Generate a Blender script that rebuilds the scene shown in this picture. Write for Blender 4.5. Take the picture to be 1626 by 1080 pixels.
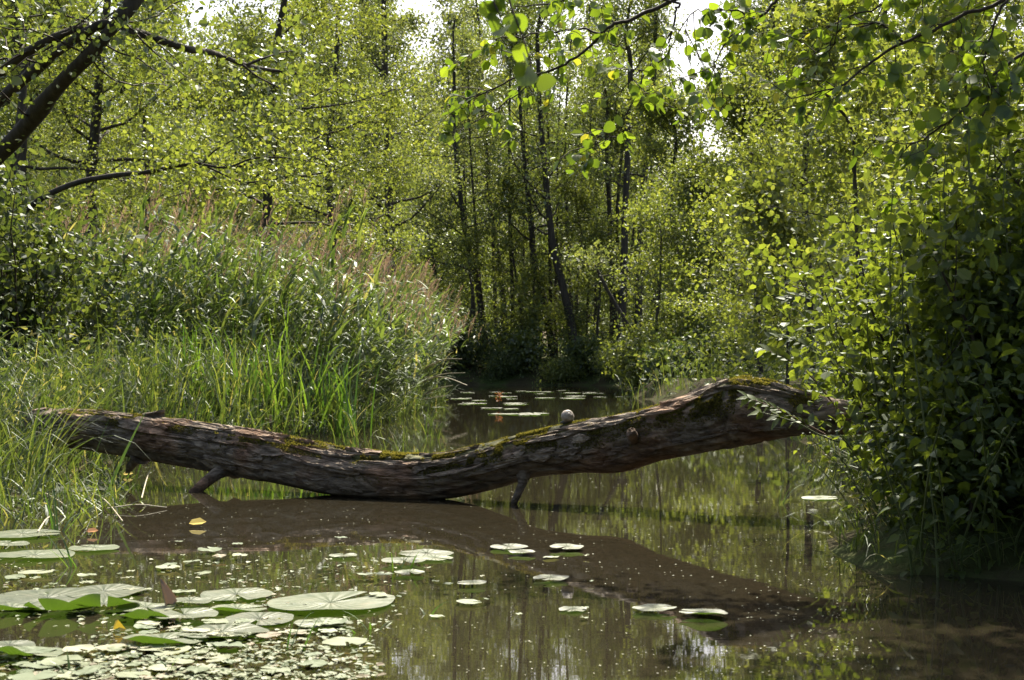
import bpy, math, random
import numpy as np
from mathutils import Vector, Matrix

for o in list(bpy.data.objects):
    bpy.data.objects.remove(o)
SC = bpy.context.scene
COL = SC.collection
R = np.random.default_rng(11)
random.seed(11)

# ------------------------------------------------------------------ camera, sky, sun, exposure
F = 2258.0          # focal length in pixels of the 1626-wide photograph
HOR = 580.0         # horizon row
H = 0.65            # eye height above the water
SUN_EL, SUN_AZ = 52.0, 14.0
cam = bpy.data.cameras.new('camera')
cam.lens = 50.0
cam.sensor_width = 36.0
cam.shift_y = (HOR - 540.0) / 1626.0
cam.clip_start = 0.05
cam.clip_end = 2000.0
cam.dof.use_dof = True
cam.dof.focus_distance = 7.2
cam.dof.aperture_fstop = 11.0
camo = bpy.data.objects.new('camera', cam)
camo.location = (0, 0, H)
camo.rotation_euler = (math.radians(90), 0, 0)
COL.objects.link(camo)
SC.camera = camo

world = bpy.data.worlds.new('World')
SC.world = world
world.use_nodes = True
wn, wl = world.node_tree.nodes, world.node_tree.links
wn.clear()
sky = wn.new('ShaderNodeTexSky')
sky.sky_type = 'NISHITA'
sky.sun_disc = False
sky.sun_elevation = math.radians(SUN_EL)
sky.sun_rotation = math.radians(SUN_AZ)
sky.dust_density = 5.0
sky.air_density = 1.0
bg = wn.new('ShaderNodeBackground')
bg.inputs['Strength'].default_value = 0.12
wo = wn.new('ShaderNodeOutputWorld')
wl.new(sky.outputs[0], bg.inputs[0])
wl.new(bg.outputs[0], wo.inputs[0])

sun = bpy.data.lights.new('sun', 'SUN')
sun.energy = 5.0
sun.angle = math.radians(0.53)
sun.color = (1.0, 0.93, 0.78)
suno = bpy.data.objects.new('sun', sun)
ea, aa = math.radians(SUN_EL), math.radians(SUN_AZ)
TO_SUN = Vector((math.sin(aa) * math.cos(ea), math.cos(aa) * math.cos(ea), math.sin(ea)))
suno.rotation_euler = TO_SUN.to_track_quat('Z', 'Y').to_euler()
suno.location = TO_SUN * 100
COL.objects.link(suno)

SC.view_settings.view_transform = 'Standard'
SC.view_settings.look = 'None'
SC.view_settings.gamma = 1.0
SC.view_settings.use_curve_mapping = False
SC.view_settings.exposure = 1.25
SC.cycles.max_bounces = 7
SC.cycles.diffuse_bounces = 4
SC.cycles.glossy_bounces = 3
SC.cycles.transmission_bounces = 4
SC.cycles.caustics_reflective = False
SC.cycles.caustics_refractive = False
SC.cycles.use_denoising = True
SC.cycles.sample_clamp_indirect = 6.0


# ------------------------------------------------------------------ helpers
def P(px, py, Y):
    return np.array(((px - 813.0) / F * Y, Y, H - (py - HOR) / F * Y))


def WY(py):
    return H * F / (py - HOR)


def norm(v):
    return v / np.maximum(np.linalg.norm(v, axis=-1, keepdims=True), 1e-9)


def vnoise(p, seed=0):
    """value noise, p (n,3) -> (-1..1)"""
    p = np.asarray(p, float)
    i = np.floor(p).astype(np.int64)
    f = p - i
    f = f * f * (3 - 2 * f)

    def h(a):
        k = (a[:, 0] * 374761393 + a[:, 1] * 668265263 + a[:, 2] * 2147483647 + seed * 1274126177) & 0xffffffff
        k = ((k ^ (k >> 13)) * 1274126177) & 0xffffffff
        k = ((k ^ (k >> 16)) * 2246822519) & 0xffffffff
        return (k & 0xffff) / 32767.5 - 1
    out = 0
    for dx in (0, 1):
        for dy in (0, 1):
            for dz in (0, 1):
                w = (f[:, 0] if dx else 1 - f[:, 0]) * (f[:, 1] if dy else 1 - f[:, 1]) * (f[:, 2] if dz else 1 - f[:, 2])
                out = out + w * h(i + np.array((dx, dy, dz)))
    return out


def fbm(p, octv=4, seed=0):
    p = np.asarray(p, float)
    a, s = 1.0, 0
    for k in range(octv):
        s = s + a * vnoise(p * 2 ** k, seed + k)
        a *= 0.5
    return s


class MB:
    """collects vertices and faces; build() links them as one mesh object"""

    def __init__(self):
        self.v, self.f, self.n = [], [], 0

    def add(self, v, f):
        v = np.asarray(v, np.float32).reshape(-1, 3)
        f = np.asarray(f, np.int32)
        self.v.append(v)
        self.f.append(f + self.n)
        self.n += len(v)
        return self

    def mesh(self, name, smooth=True):
        m = bpy.data.meshes.new(name)
        v = np.concatenate(self.v) if self.v else np.zeros((0, 3), np.float32)
        m.vertices.add(len(v))
        m.vertices.foreach_set('co', v.ravel())
        tot = np.concatenate([np.full(len(f), f.shape[1], np.int32) for f in self.f])
        idx = np.concatenate([f.ravel() for f in self.f]).astype(np.int32)
        m.loops.add(len(idx))
        m.loops.foreach_set('vertex_index', idx)
        m.polygons.add(len(tot))
        st = np.concatenate(([0], np.cumsum(tot)[:-1])).astype(np.int32)
        m.polygons.foreach_set('loop_start', st)
        try:
            m.polygons.foreach_set('loop_total', tot)
        except Exception:
            pass
        m.polygons.foreach_set('use_smooth', np.full(len(tot), smooth, bool))
        m.update(calc_edges=True)
        return m

    def build(self, name, mat, parent=None, smooth=True):
        m = self.mesh(name, smooth)
        m.materials.append(mat)
        return link(name, m, parent)


def link(name, data, parent=None, loc=None, mat4=None):
    o = bpy.data.objects.new(name, data)
    COL.objects.link(o)
    if parent is not None:
        o.parent = parent
    if loc is not None:
        o.location = loc
    if mat4 is not None:
        o.matrix_basis = mat4
    return o


def tag(o, label=None, cat=None, group=None, kind=None):
    if label:
        o['label'] = label
    if cat:
        o['category'] = cat
    if group:
        o['group'] = group
    if kind:
        o['kind'] = kind
    return o


def thing(name, label, cat, loc=(0, 0, 0), group=None):
    o = bpy.data.objects.new(name, None)
    COL.objects.link(o)
    o.empty_display_size = 0.1
    o.location = [float(c) for c in loc]
    return tag(o, label, cat, group)


def copy_tree(o, parent=None):
    c = o.copy()
    COL.objects.link(c)
    c.parent = parent
    for ch in o.children:
        copy_tree(ch, c)
    return c


def tube(mb, pts, rad, sides=7, cap=True):
    pts = np.asarray(pts, float)
    rad = np.broadcast_to(np.asarray(rad, float), (len(pts),))
    t = norm(np.gradient(pts, axis=0))
    ref = np.array((0.0, 0.0, 1.0)) if abs(t[:, 2]).mean() < 0.85 else np.array((0.0, 1.0, 0.0))
    s = norm(np.cross(t, ref))
    b = np.cross(s, t)
    a = np.arange(sides) / sides * 2 * np.pi
    v = pts[:, None] + rad[:, None, None] * (np.cos(a)[None, :, None] * s[:, None] + np.sin(a)[None, :, None] * b[:, None])
    n = len(pts)
    i, j = np.meshgrid(np.arange(n - 1), np.arange(sides), indexing='ij')
    j2 = (j + 1) % sides
    f = np.stack((i * sides + j, i * sides + j2, (i + 1) * sides + j2, (i + 1) * sides + j), -1).reshape(-1, 4)
    mb.add(v, f)
    if cap:
        mb.add(v[-1], [list(range(sides))])
        mb.add(v[0], [list(range(sides))[::-1]])
    return mb


def spline(pts, n):
    """Catmull-Rom through pts"""
    p = np.asarray(pts, float)
    p = np.vstack((2 * p[0] - p[1], p, 2 * p[-1] - p[-2]))
    m = len(p) - 3
    u = np.linspace(0, m - 1e-6, n)
    i = u.astype(int)
    f = (u - i)[:, None]
    a, b, c, d = p[i], p[i + 1], p[i + 2], p[i + 3]
    return 0.5 * (2 * b + (c - a) * f + (2 * a - 5 * b + 4 * c - d) * f ** 2 + (3 * b - a - 3 * c + d) * f ** 3)


# leaf templates: (along, across, up), faces
LEAF4 = (np.array(((0, 0, 0), (.45, .34, .07), (1, 0, -.02), (.45, -.34, .07))), [np.array(((0, 1, 2), (0, 2, 3)))])
LEAF6 = (np.array(((0, 0, 0), (.22, .30, .06), (.68, .36, .05), (1, 0, -.08), (.68, -.36, .05), (.22, -.30, .06))),
         [np.array(((0, 1, 2, 3), (0, 3, 4, 5)))])
LEAFL = (np.array(((0, 0, 0), (.3, .17, .04), (1, 0, -.15), (.3, -.17, .04))), [np.array(((0, 1, 2), (0, 2, 3)))])


def leaves(mb, pos, dr, nr, size, tpl):
    """place one leaf per row"""
    tv, tf = tpl
    dr = norm(dr)
    sd = norm(np.cross(nr, dr))
    up = np.cross(dr, sd)
    sz = np.asarray(size)[:, None, None]
    v = pos[:, None] + sz * (tv[None, :, 0:1] * dr[:, None] + tv[None, :, 1:2] * sd[:, None] + tv[None, :, 2:3] * up[:, None])
    n, k = len(pos), len(tv)
    for f in tf:
        ff = (np.arange(n)[:, None, None] * k + f[None]).reshape(-1, f.shape[1])
        mb.f.append((ff + mb.n).astype(np.int32))
    mb.v.append(v.reshape(-1, 3).astype(np.float32))
    mb.n += n * k


def blades(mb, base, length, width, az, lean, curl, seg=5, rng=R, fold=True):
    """curved grass blades as strips; az: direction of droop, lean: start angle from vertical, curl: added angle to tip"""
    n = len(base)
    t = np.linspace(0, 1, seg + 1)
    th = lean[:, None] + curl[:, None] * (t[None] ** 1.6)
    thm = 0.5 * (th[:, 1:] + th[:, :-1])
    st = (length / seg)[:, None]
    hx = np.concatenate((np.zeros((n, 1)), np.cumsum(np.sin(thm) * st, 1)), 1)
    hz = np.concatenate((np.zeros((n, 1)), np.cumsum(np.cos(thm) * st, 1)), 1)
    d = np.stack((np.cos(az), np.sin(az), 0 * az), -1)
    c = base[:, None] + hx[..., None] * d[:, None]
    c[..., 2] += hz
    tw = az + np.pi / 2 + rng.normal(0, .55, n)
    sd = np.stack((np.cos(tw), np.sin(tw), 0 * tw), -1)
    prof = np.clip(np.minimum(1.0, .55 + t * 2.2) * (1 - t ** 2.2), .04, 1)
    w = (width[:, None] * prof[None])[..., None] * .5
    v = np.stack((c - sd[:, None] * w, c + sd[:, None] * w), 2)
    k = (seg + 1) * 2
    s = np.arange(seg) * 2
    q = np.stack((s, s + 1, s + 3, s + 2), -1)
    f = (np.arange(n)[:, None, None] * k + q[None]).reshape(-1, 4)
    mb.add(v.reshape(-1, 3), f)
    return c


# ------------------------------------------------------------------ materials
def new_mat(name):
    m = bpy.data.materials.new(name)
    m.use_nodes = True
    m.node_tree.nodes.clear()
    return m, m.node_tree.nodes, m.node_tree.links


def rgba(c):
    return (c[0], c[1], c[2], 1.0)


def ramp(nd, stops):
    r = nd.new('ShaderNodeValToRGB')
    el = r.color_ramp.elements
    while len(el) < len(stops):
        el.new(0.5)
    for e, (p, c) in zip(el, stops):
        e.position = p
        e.color = rgba(c)
    return r


def leaf_mat(name, stops, trans=(1.5, 1.45, .55), tfac=.5, gloss=.05, rough=.38):
    """thin leaf: diffuse, light coming through from behind, and a waxy sheen; colour differs from leaf to leaf"""
    m, nd, lk = new_mat(name)
    geo = nd.new('ShaderNodeNewGeometry')
    oi = nd.new('ShaderNodeObjectInfo')
    ad = nd.new('ShaderNodeMath'); ad.operation = 'ADD'
    fr = nd.new('ShaderNodeMath'); fr.operation = 'FRACT'
    lk.new(geo.outputs['Random Per Island'], ad.inputs[0])
    lk.new(oi.outputs['Random'], ad.inputs[1])
    lk.new(ad.outputs[0], fr.inputs[0])
    rp = ramp(nd, stops)
    lk.new(fr.outputs[0], rp.inputs[0])
    mul = nd.new('ShaderNodeMixRGB'); mul.blend_type = 'MULTIPLY'
    mul.inputs[0].default_value = 1.0
    mul.inputs[2].default_value = rgba(trans)
    lk.new(rp.outputs[0], mul.inputs[1])
    di = nd.new('ShaderNodeBsdfDiffuse')
    tr = nd.new('ShaderNodeBsdfTranslucent')
    gl = nd.new('ShaderNodeBsdfGlossy')
    gl.inputs['Roughness'].default_value = rough
    gl.inputs['Color'].default_value = (.9, .95, .9, 1)
    lk.new(rp.outputs[0], di.inputs[0])
    lk.new(mul.outputs[0], tr.inputs[0])
    m1 = nd.new('ShaderNodeMixShader'); m1.inputs[0].default_value = tfac
    lk.new(di.outputs[0], m1.inputs[1]); lk.new(tr.outputs[0], m1.inputs[2])
    lw = nd.new('ShaderNodeLayerWeight'); lw.inputs[0].default_value = .5
    pw = nd.new('ShaderNodeMath'); pw.operation = 'POWER'; pw.inputs[1].default_value = 4
    ma = nd.new('ShaderNodeMath'); ma.operation = 'MULTIPLY_ADD'; ma.inputs[1].default_value = .14; ma.inputs[2].default_value = gloss
    lk.new(lw.outputs['Facing'], pw.inputs[0]); lk.new(pw.outputs[0], ma.inputs[0])
    m2 = nd.new('ShaderNodeMixShader')
    lk.new(ma.outputs[0], m2.inputs[0]); lk.new(m1.outputs[0], m2.inputs[1]); lk.new(gl.outputs[0], m2.inputs[2])
    out = nd.new('ShaderNodeOutputMaterial')
    lk.new(m2.outputs[0], out.inputs[0])
    return m


def bark_mat(name, stops, scale=(14, 14, 2.2), bump=.02, rough=.9):
    m, nd, lk = new_mat(name)
    tc = nd.new('ShaderNodeTexCoord')
    mp = nd.new('ShaderNodeMapping'); mp.inputs['Scale'].default_value = scale
    lk.new(tc.outputs['Object'], mp.inputs[0])
    nz = nd.new('ShaderNodeTexNoise'); nz.inputs['Scale'].default_value = 1.0; nz.inputs['Detail'].default_value = 6; nz.inputs['Roughness'].default_value = .65
    lk.new(mp.outputs[0], nz.inputs['Vector'])
    rp = ramp(nd, stops)
    lk.new(nz.outputs[0], rp.inputs[0])
    bs = nd.new('ShaderNodeBsdfPrincipled')
    bs.inputs['Roughness'].default_value = rough
    bs.inputs['Specular IOR Level'].default_value = .25
    lk.new(rp.outputs[0], bs.inputs['Base Color'])
    bp = nd.new('ShaderNodeBump'); bp.inputs['Distance'].default_value = bump
    lk.new(nz.outputs[0], bp.inputs['Height']); lk.new(bp.outputs[0], bs.inputs['Normal'])
    out = nd.new('ShaderNodeOutputMaterial')
    lk.new(bs.outputs[0], out.inputs[0])
    return m


def plain_mat(name, stops, scale=20, rough=.6, spec=.4, trans=0.0):
    m, nd, lk = new_mat(name)
    tc = nd.new('ShaderNodeTexCoord')
    nz = nd.new('ShaderNodeTexNoise'); nz.inputs['Scale'].default_value = scale; nz.inputs['Detail'].default_value = 4
    lk.new(tc.outputs['Object'], nz.inputs['Vector'])
    rp = ramp(nd, stops); lk.new(nz.outputs[0], rp.inputs[0])
    bs = nd.new('ShaderNodeBsdfPrincipled')
    bs.inputs['Roughness'].default_value = rough
    bs.inputs['Specular IOR Level'].default_value = spec
    lk.new(rp.outputs[0], bs.inputs['Base Color'])
    bp = nd.new('ShaderNodeBump'); bp.inputs['Distance'].default_value = .003
    lk.new(nz.outputs[0], bp.inputs['Height']); lk.new(bp.outputs[0], bs.inputs['Normal'])
    out = nd.new('ShaderNodeOutputMaterial')
    lk.new(bs.outputs[0], out.inputs[0])
    return m


G = {}
G['alder'] = leaf_mat('alder_leaf', [(0, (0.049, 0.065, 0.018)), (.5, (0.076, 0.095, 0.025)), (.85, (0.108, 0.125, 0.033)), (1, (0.140, 0.150, 0.044))], trans=(2.2, 2.3, 1.0), tfac=.49)
G['near'] = leaf_mat('near_alder_leaf', [(0, (0.038, 0.065, 0.015)), (.6, (0.065, 0.100, 0.020)), (.95, (0.092, 0.130, 0.025)), (1, (0.151, 0.150, 0.037))], trans=(3.4, 3.2, .8), tfac=.5, gloss=.03, rough=.42)
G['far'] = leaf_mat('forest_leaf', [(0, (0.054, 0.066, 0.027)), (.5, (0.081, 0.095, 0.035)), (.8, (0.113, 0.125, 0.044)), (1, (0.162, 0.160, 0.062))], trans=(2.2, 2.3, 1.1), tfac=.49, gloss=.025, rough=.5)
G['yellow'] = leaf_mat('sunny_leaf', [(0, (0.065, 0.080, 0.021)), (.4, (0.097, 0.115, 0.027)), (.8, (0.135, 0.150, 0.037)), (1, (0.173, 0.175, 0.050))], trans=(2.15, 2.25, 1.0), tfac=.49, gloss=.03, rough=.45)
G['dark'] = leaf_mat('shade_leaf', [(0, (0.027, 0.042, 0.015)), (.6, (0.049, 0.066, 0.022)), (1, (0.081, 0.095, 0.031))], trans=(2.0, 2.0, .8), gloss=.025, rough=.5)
G['nettle'] = leaf_mat('nettle_leaf', [(0, (.036, .056, .014)), (.6, (.06, .086, .02)), (1, (.095, .125, .03))], trans=(3.1, 2.8, .9), gloss=.02, rough=.5)
G['reed'] = leaf_mat('reed_leaf', [(0, (.026, .044, .014)), (.35, (.052, .082, .024)), (.7, (.085, .12, .036)), (.95, (.13, .155, .055)), (1, (.26, .23, .13))], trans=(1.9, 1.9, .8), tfac=.42, gloss=.05, rough=.48)
G['grass'] = leaf_mat('grass_blade', [(0, (.031, .053, .016)), (.6, (.068, .096, .031)), (.93, (.115, .138, .044)), (1, (.26, .23, .13))], trans=(1.8, 1.77, .72), tfac=.44, gloss=.035, rough=.48)
G['iris'] = leaf_mat('iris_blade', [(0, (.025, .058, .014)), (.6, (.045, .088, .02)), (1, (.085, .135, .03))], trans=(2.2, 2.2, .7), gloss=.04, rough=.42)
G['plume'] = leaf_mat('reed_plume', [(0, (.16, .11, .075)), (.6, (.22, .16, .11)), (1, (.3, .23, .17))], trans=(1.1, 1.0, .9), gloss=.01)
G['fern'] = leaf_mat('bank_leaf', [(0, (0.038, 0.056, 0.020)), (.6, (0.065, 0.088, 0.030)), (1, (0.108, 0.130, 0.044))], trans=(2.2, 2.1, .8), gloss=.025, rough=.5)
G['stem'] = plain_mat('green_stem', [(.3, (.05, .075, .02)), (.7, (.10, .12, .035))], 30, .5)
G['redstem'] = plain_mat('reddish_stem', [(.3, (.09, .05, .03)), (.7, (.16, .09, .06))], 30, .5)
G['straw'] = plain_mat('dry_straw', [(.3, (.30, .26, .17)), (.7, (.45, .40, .28))], 20, .6)
G['bark'] = bark_mat('tree_bark', [(.25, (.022, .018, .013)), (.55, (.055, .046, .034)), (.8, (.10, .09, .07))])
G['bark2'] = bark_mat('smooth_bark', [(.25, (.03, .025, .02)), (.6, (.07, .062, .05)), (.85, (.13, .12, .10))], (10, 10, 4))
G['twig'] = plain_mat('twig', [(.3, (.03, .022, .016)), (.7, (.07, .055, .04))], 30, .8, .2)


def log_material(name='rotten_bark', pale=1.0):
    m, nd, lk = new_mat(name)
    tc = nd.new('ShaderNodeTexCoord')
    mp = nd.new('ShaderNodeMapping'); mp.inputs['Scale'].default_value = (3.2, 9, 13)
    mp.inputs['Rotation'].default_value = (0, .12, -.12)
    lk.new(tc.outputs['Object'], mp.inputs[0])
    nz = nd.new('ShaderNodeTexNoise'); nz.inputs['Scale'].default_value = 2.2; nz.inputs['Detail'].default_value = 8; nz.inputs['Roughness'].default_value = .68
    lk.new(mp.outputs[0], nz.inputs['Vector'])
    rp = ramp(nd, [(q_, tuple(min(.5, c_ * pale) for c_ in k_)) for q_, k_ in ((.3, (.045, .034, .023)), (.46, (.165, .125, .087)), (.6, (.29, .23, .165)), (.78, (.42, .36, .28)))])
    lk.new(nz.outputs[0], rp.inputs[0])
    n2 = nd.new('ShaderNodeTexNoise'); n2.inputs['Scale'].default_value = 3.0; n2.inputs['Detail'].default_value = 4
    lk.new(tc.outputs['Object'], n2.inputs['Vector'])
    r2 = ramp(nd, [(.5, (0, 0, 0)), (.62, (1, 1, 1))])
    lk.new(n2.outputs[0], r2.inputs[0])
    mx = nd.new('ShaderNodeMixRGB'); mx.blend_type = 'MULTIPLY'
    mx.inputs[2].default_value = (1.12, .86, .72, 1)
    lk.new(r2.outputs[0], mx.inputs[0]); lk.new(rp.outputs[0], mx.inputs[1])
    # moss grows on the upper side in patches
    at = nd.new('ShaderNodeAttribute'); at.attribute_name = 'moss'
    n3 = nd.new('ShaderNodeTexNoise'); n3.inputs['Scale'].default_value = 26; n3.inputs['Detail'].default_value = 5
    lk.new(tc.outputs['Object'], n3.inputs['Vector'])
    sm = nd.new('ShaderNodeMath'); sm.operation = 'ADD'
    lk.new(at.outputs['Fac'], sm.inputs[0]); lk.new(n3.outputs[0], sm.inputs[1])
    r3 = ramp(nd, [(.78, (0, 0, 0)), (.92, (1, 1, 1))])
    lk.new(sm.outputs[0], r3.inputs[0])
    r4 = ramp(nd, [(.3, (.035, .04, .013)), (.55, (.085, .085, .024)), (.75, (.16, .145, .05))])
    lk.new(n3.outputs[0], r4.inputs[0])
    m4 = nd.new('ShaderNodeMixRGB')
    lk.new(r3.outputs[0], m4.inputs[0]); lk.new(mx.outputs[0], m4.inputs[1]); lk.new(r4.outputs[0], m4.inputs[2])
    bs = nd.new('ShaderNodeBsdfPrincipled')
    bs.inputs['Roughness'].default_value = .8
    bs.inputs['Specular IOR Level'].default_value = .3
    lk.new(m4.outputs[0], bs.inputs['Base Color'])
    vo = nd.new('ShaderNodeTexVoronoi'); vo.feature = 'DISTANCE_TO_EDGE'; vo.inputs['Scale'].default_value = 1.6
    wv = nd.new('ShaderNodeMixRGB'); wv.inputs[0].default_value = .35
    lk.new(mp.outputs[0], wv.inputs[1]); lk.new(nz.outputs['Color'], wv.inputs[2]); lk.new(wv.outputs[0], vo.inputs['Vector'])
    vr = ramp(nd, [(0, (0, 0, 0)), (.16, (1, 1, 1))]); lk.new(vo.outputs['Distance'], vr.inputs[0])
    hm = nd.new('ShaderNodeMath'); hm.operation = 'MULTIPLY_ADD'; hm.inputs[1].default_value = .35
    lk.new(vr.outputs[0], hm.inputs[0]); lk.new(nz.outputs[0], hm.inputs[2])
    bp = nd.new('ShaderNodeBump'); bp.inputs['Distance'].default_value = .045; bp.inputs['Strength'].default_value = 1.0
    lk.new(hm.outputs[0], bp.inputs['Height']); lk.new(bp.outputs[0], bs.inputs['Normal'])
    out = nd.new('ShaderNodeOutputMaterial')
    lk.new(bs.outputs[0], out.inputs[0])
    return m


G['log'] = log_material()
G['flake'] = log_material('weathered_bark_flake', 1.3)


def water_material():
    m, nd, lk = new_mat('turbid_water')
    tc = nd.new('ShaderNodeTexCoord')
    bs = nd.new('ShaderNodeBsdfPrincipled')
    bs.inputs['Base Color'].default_value = (.024, .020, .012, 1)
    bs.inputs['Roughness'].default_value = .0
    bs.inputs['IOR'].default_value = 1.65
    hs = []
    for sc, det, amp in (((4, 11, 1), 2, .00016), ((24, 60, 1), 2, .000028)):
        mp = nd.new('ShaderNodeMapping'); mp.inputs['Scale'].default_value = sc
        lk.new(tc.outputs['Object'], mp.inputs[0])
        nz = nd.new('ShaderNodeTexNoise'); nz.inputs['Scale'].default_value = 1; nz.inputs['Detail'].default_value = det
        lk.new(mp.outputs[0], nz.inputs['Vector'])
        mu = nd.new('ShaderNodeMath'); mu.operation = 'MULTIPLY'; mu.inputs[1].default_value = amp
        lk.new(nz.outputs[0], mu.inputs[0]); hs.append(mu)
    ad = nd.new('ShaderNodeMath'); lk.new(hs[0].outputs[0], ad.inputs[0]); lk.new(hs[1].outputs[0], ad.inputs[1])
    bp = nd.new('ShaderNodeBump'); bp.inputs['Distance'].default_value = 1.0; bp.inputs['Strength'].default_value = 1.0
    lk.new(ad.outputs[0], bp.inputs['Height']); lk.new(bp.outputs[0], bs.inputs['Normal'])
    out = nd.new('ShaderNodeOutputMaterial'); lk.new(bs.outputs[0], out.inputs[0])
    return m


def ground_material():
    m, nd, lk = new_mat('forest_floor')
    tc = nd.new('ShaderNodeTexCoord')
    nz = nd.new('ShaderNodeTexNoise'); nz.inputs['Scale'].default_value = .9; nz.inputs['Detail'].default_value = 8; nz.inputs['Roughness'].default_value = .7
    lk.new(tc.outputs['Object'], nz.inputs['Vector'])
    rp = ramp(nd, [(.3, (.028, .022, .014)), (.48, (.05, .045, .022)), (.6, (.05, .07, .02)), (.75, (.08, .10, .03))])
    lk.new(nz.outputs[0], rp.inputs[0])
    bs = nd.new('ShaderNodeBsdfPrincipled'); bs.inputs['Roughness'].default_value = .95; bs.inputs['Specular IOR Level'].default_value = .05
    lk.new(rp.outputs[0], bs.inputs['Base Color'])
    bp = nd.new('ShaderNodeBump'); bp.inputs['Distance'].default_value = .15
    lk.new(nz.outputs[0], bp.inputs['Height']); lk.new(bp.outputs[0], bs.inputs['Normal'])
    out = nd.new('ShaderNodeOutputMaterial'); lk.new(bs.outputs[0], out.inputs[0])
    return m


def pad_material():
    m, nd, lk = new_mat('lily_pad_leaf')
    tc = nd.new('ShaderNodeTexCoord')
    geo = nd.new('ShaderNodeNewGeometry')
    oi = nd.new('ShaderNodeObjectInfo')
    nz = nd.new('ShaderNodeTexNoise'); nz.inputs['Scale'].default_value = 14; nz.inputs['Detail'].default_value = 5
    lk.new(tc.outputs['Object'], nz.inputs['Vector'])
    rp = ramp(nd, [(.28, (.05, .07, .03)), (.45, (.08, .10, .047)), (.62, (.115, .13, .07)), (.8, (.17, .145, .08))])
    lk.new(nz.outputs[0], rp.inputs[0])
    hv = nd.new('ShaderNodeHueSaturation')
    mr = nd.new('ShaderNodeMapRange'); mr.inputs[3].default_value = .75; mr.inputs[4].default_value = 1.3
    lk.new(oi.outputs['Random'], mr.inputs[0]); lk.new(mr.outputs[0], hv.inputs['Value']); lk.new(rp.outputs[0], hv.inputs['Color'])
    bs = nd.new('ShaderNodeBsdfPrincipled')
    bs.inputs['Roughness'].default_value = .46
    bs.inputs['Specular IOR Level'].default_value = .42
    lk.new(hv.outputs[0], bs.inputs['Base Color'])
    gr = nd.new('ShaderNodeTexGradient'); gr.gradient_type = 'RADIAL'
    lk.new(tc.outputs['Object'], gr.inputs[0])
    sn = nd.new('ShaderNodeMath'); sn.operation = 'MULTIPLY'; sn.inputs[1].default_value = 2 * math.pi * 22
    s2 = nd.new('ShaderNodeMath'); s2.operation = 'SINE'
    lk.new(gr.outputs['Fac'], sn.inputs[0]); lk.new(sn.outputs[0], s2.inputs[0])
    ad = nd.new('ShaderNodeMath'); ad.operation = 'MULTIPLY_ADD'; ad.inputs[1].default_value = .12
    lk.new(s2.outputs[0], ad.inputs[0]); lk.new(nz.outputs[0], ad.inputs[2])
    bp = nd.new('ShaderNodeBump'); bp.inputs['Distance'].default_value = .006
    lk.new(ad.outputs[0], bp.inputs['Height']); lk.new(bp.outputs[0], bs.inputs['Normal'])
    tr = nd.new('ShaderNodeBsdfTranslucent'); tr.inputs[0].default_value = (.16, .30, .02, 1)
    mx = nd.new('ShaderNodeMixShader'); mx.inputs[0].default_value = .15
    lk.new(bs.outputs[0], mx.inputs[1]); lk.new(tr.outputs[0], mx.inputs[2])
    out = nd.new('ShaderNodeOutputMaterial'); lk.new(mx.outputs[0], out.inputs[0])
    return m


G['water'] = water_material()
G['ground'] = ground_material()
G['pad'] = pad_material()
G['floatleaf'] = leaf_mat('floating_leaf', [(0, (.06, .085, .028)), (.35, (.11, .13, .055)), (.65, (.17, .185, .095)), (.88, (.27, .265, .17)), (1, (.16, .11, .06))], tfac=.2, gloss=.03, rough=.55)
G['deadleaf'] = leaf_mat('dead_leaf', [(0, (.16, .115, .09)), (1, (.21, .155, .125))], trans=(1, .8, .6), tfac=.25, gloss=.06, rough=.45)
G['yellowleaf'] = leaf_mat('yellow_leaf', [(0, (.5, .36, .03)), (1, (.55, .42, .05))], trans=(1, .9, .4), tfac=.4)
G['orangeleaf'] = leaf_mat('orange_leaf', [(0, (.4, .16, .04)), (1, (.45, .2, .05))], trans=(1, .8, .4), tfac=.4)
G['speck'] = leaf_mat('duckweed', [(0, (.25, .26, .14)), (1, (.5, .48, .36))], tfac=.1, gloss=.1)
G['moss'] = leaf_mat('moss_tuft', [(0, (.06, .062, .018)), (.6, (.12, .115, .032)), (1, (.2, .175, .06))], trans=(1.6, 1.5, .7), gloss=.01)
G['shell'] = plain_mat('snail_shell', [(.3, (.22, .18, .14)), (.7, (.36, .31, .25))], 60, .5)
G['snailbody'] = plain_mat('snail_body', [(.3, (.05, .045, .035)), (.7, (.10, .09, .07))], 200, .4)

# ------------------------------------------------------------------ terrain and water
BANK = np.array([(-3.5, -25), (-3.4, 3), (-2.7, 5.2), (-2.15, 6.2), (-2.45, 7.2), (-2.75, 8.2), (-2.65, 10), (-2.2, 12), (-1.65, 13.3), (-1.6, 15),
                 (-1.5, 18), (-1.4, 22), (-1.3, 25), (-1.9, 28), (-3.2, 32), (-8, 35), (-16, 38), (-32, 40), (-32, 49), (-12, 47.5), (-2, 46.5), (2.4, 46),
                 (3.5, 44), (2.95, 35), (2.4, 29.5), (2.75, 25), (2.9, 20), (2.65, 14), (2.3, 10), (2.05, 8), (1.8, 6.8), (1.42, 5.8), (1.15, 5.1), (1.12, 4.55),
                 (1.6, 4.28), (3, 4.2), (4.6, 2.5), (5, -25)], float)


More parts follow.
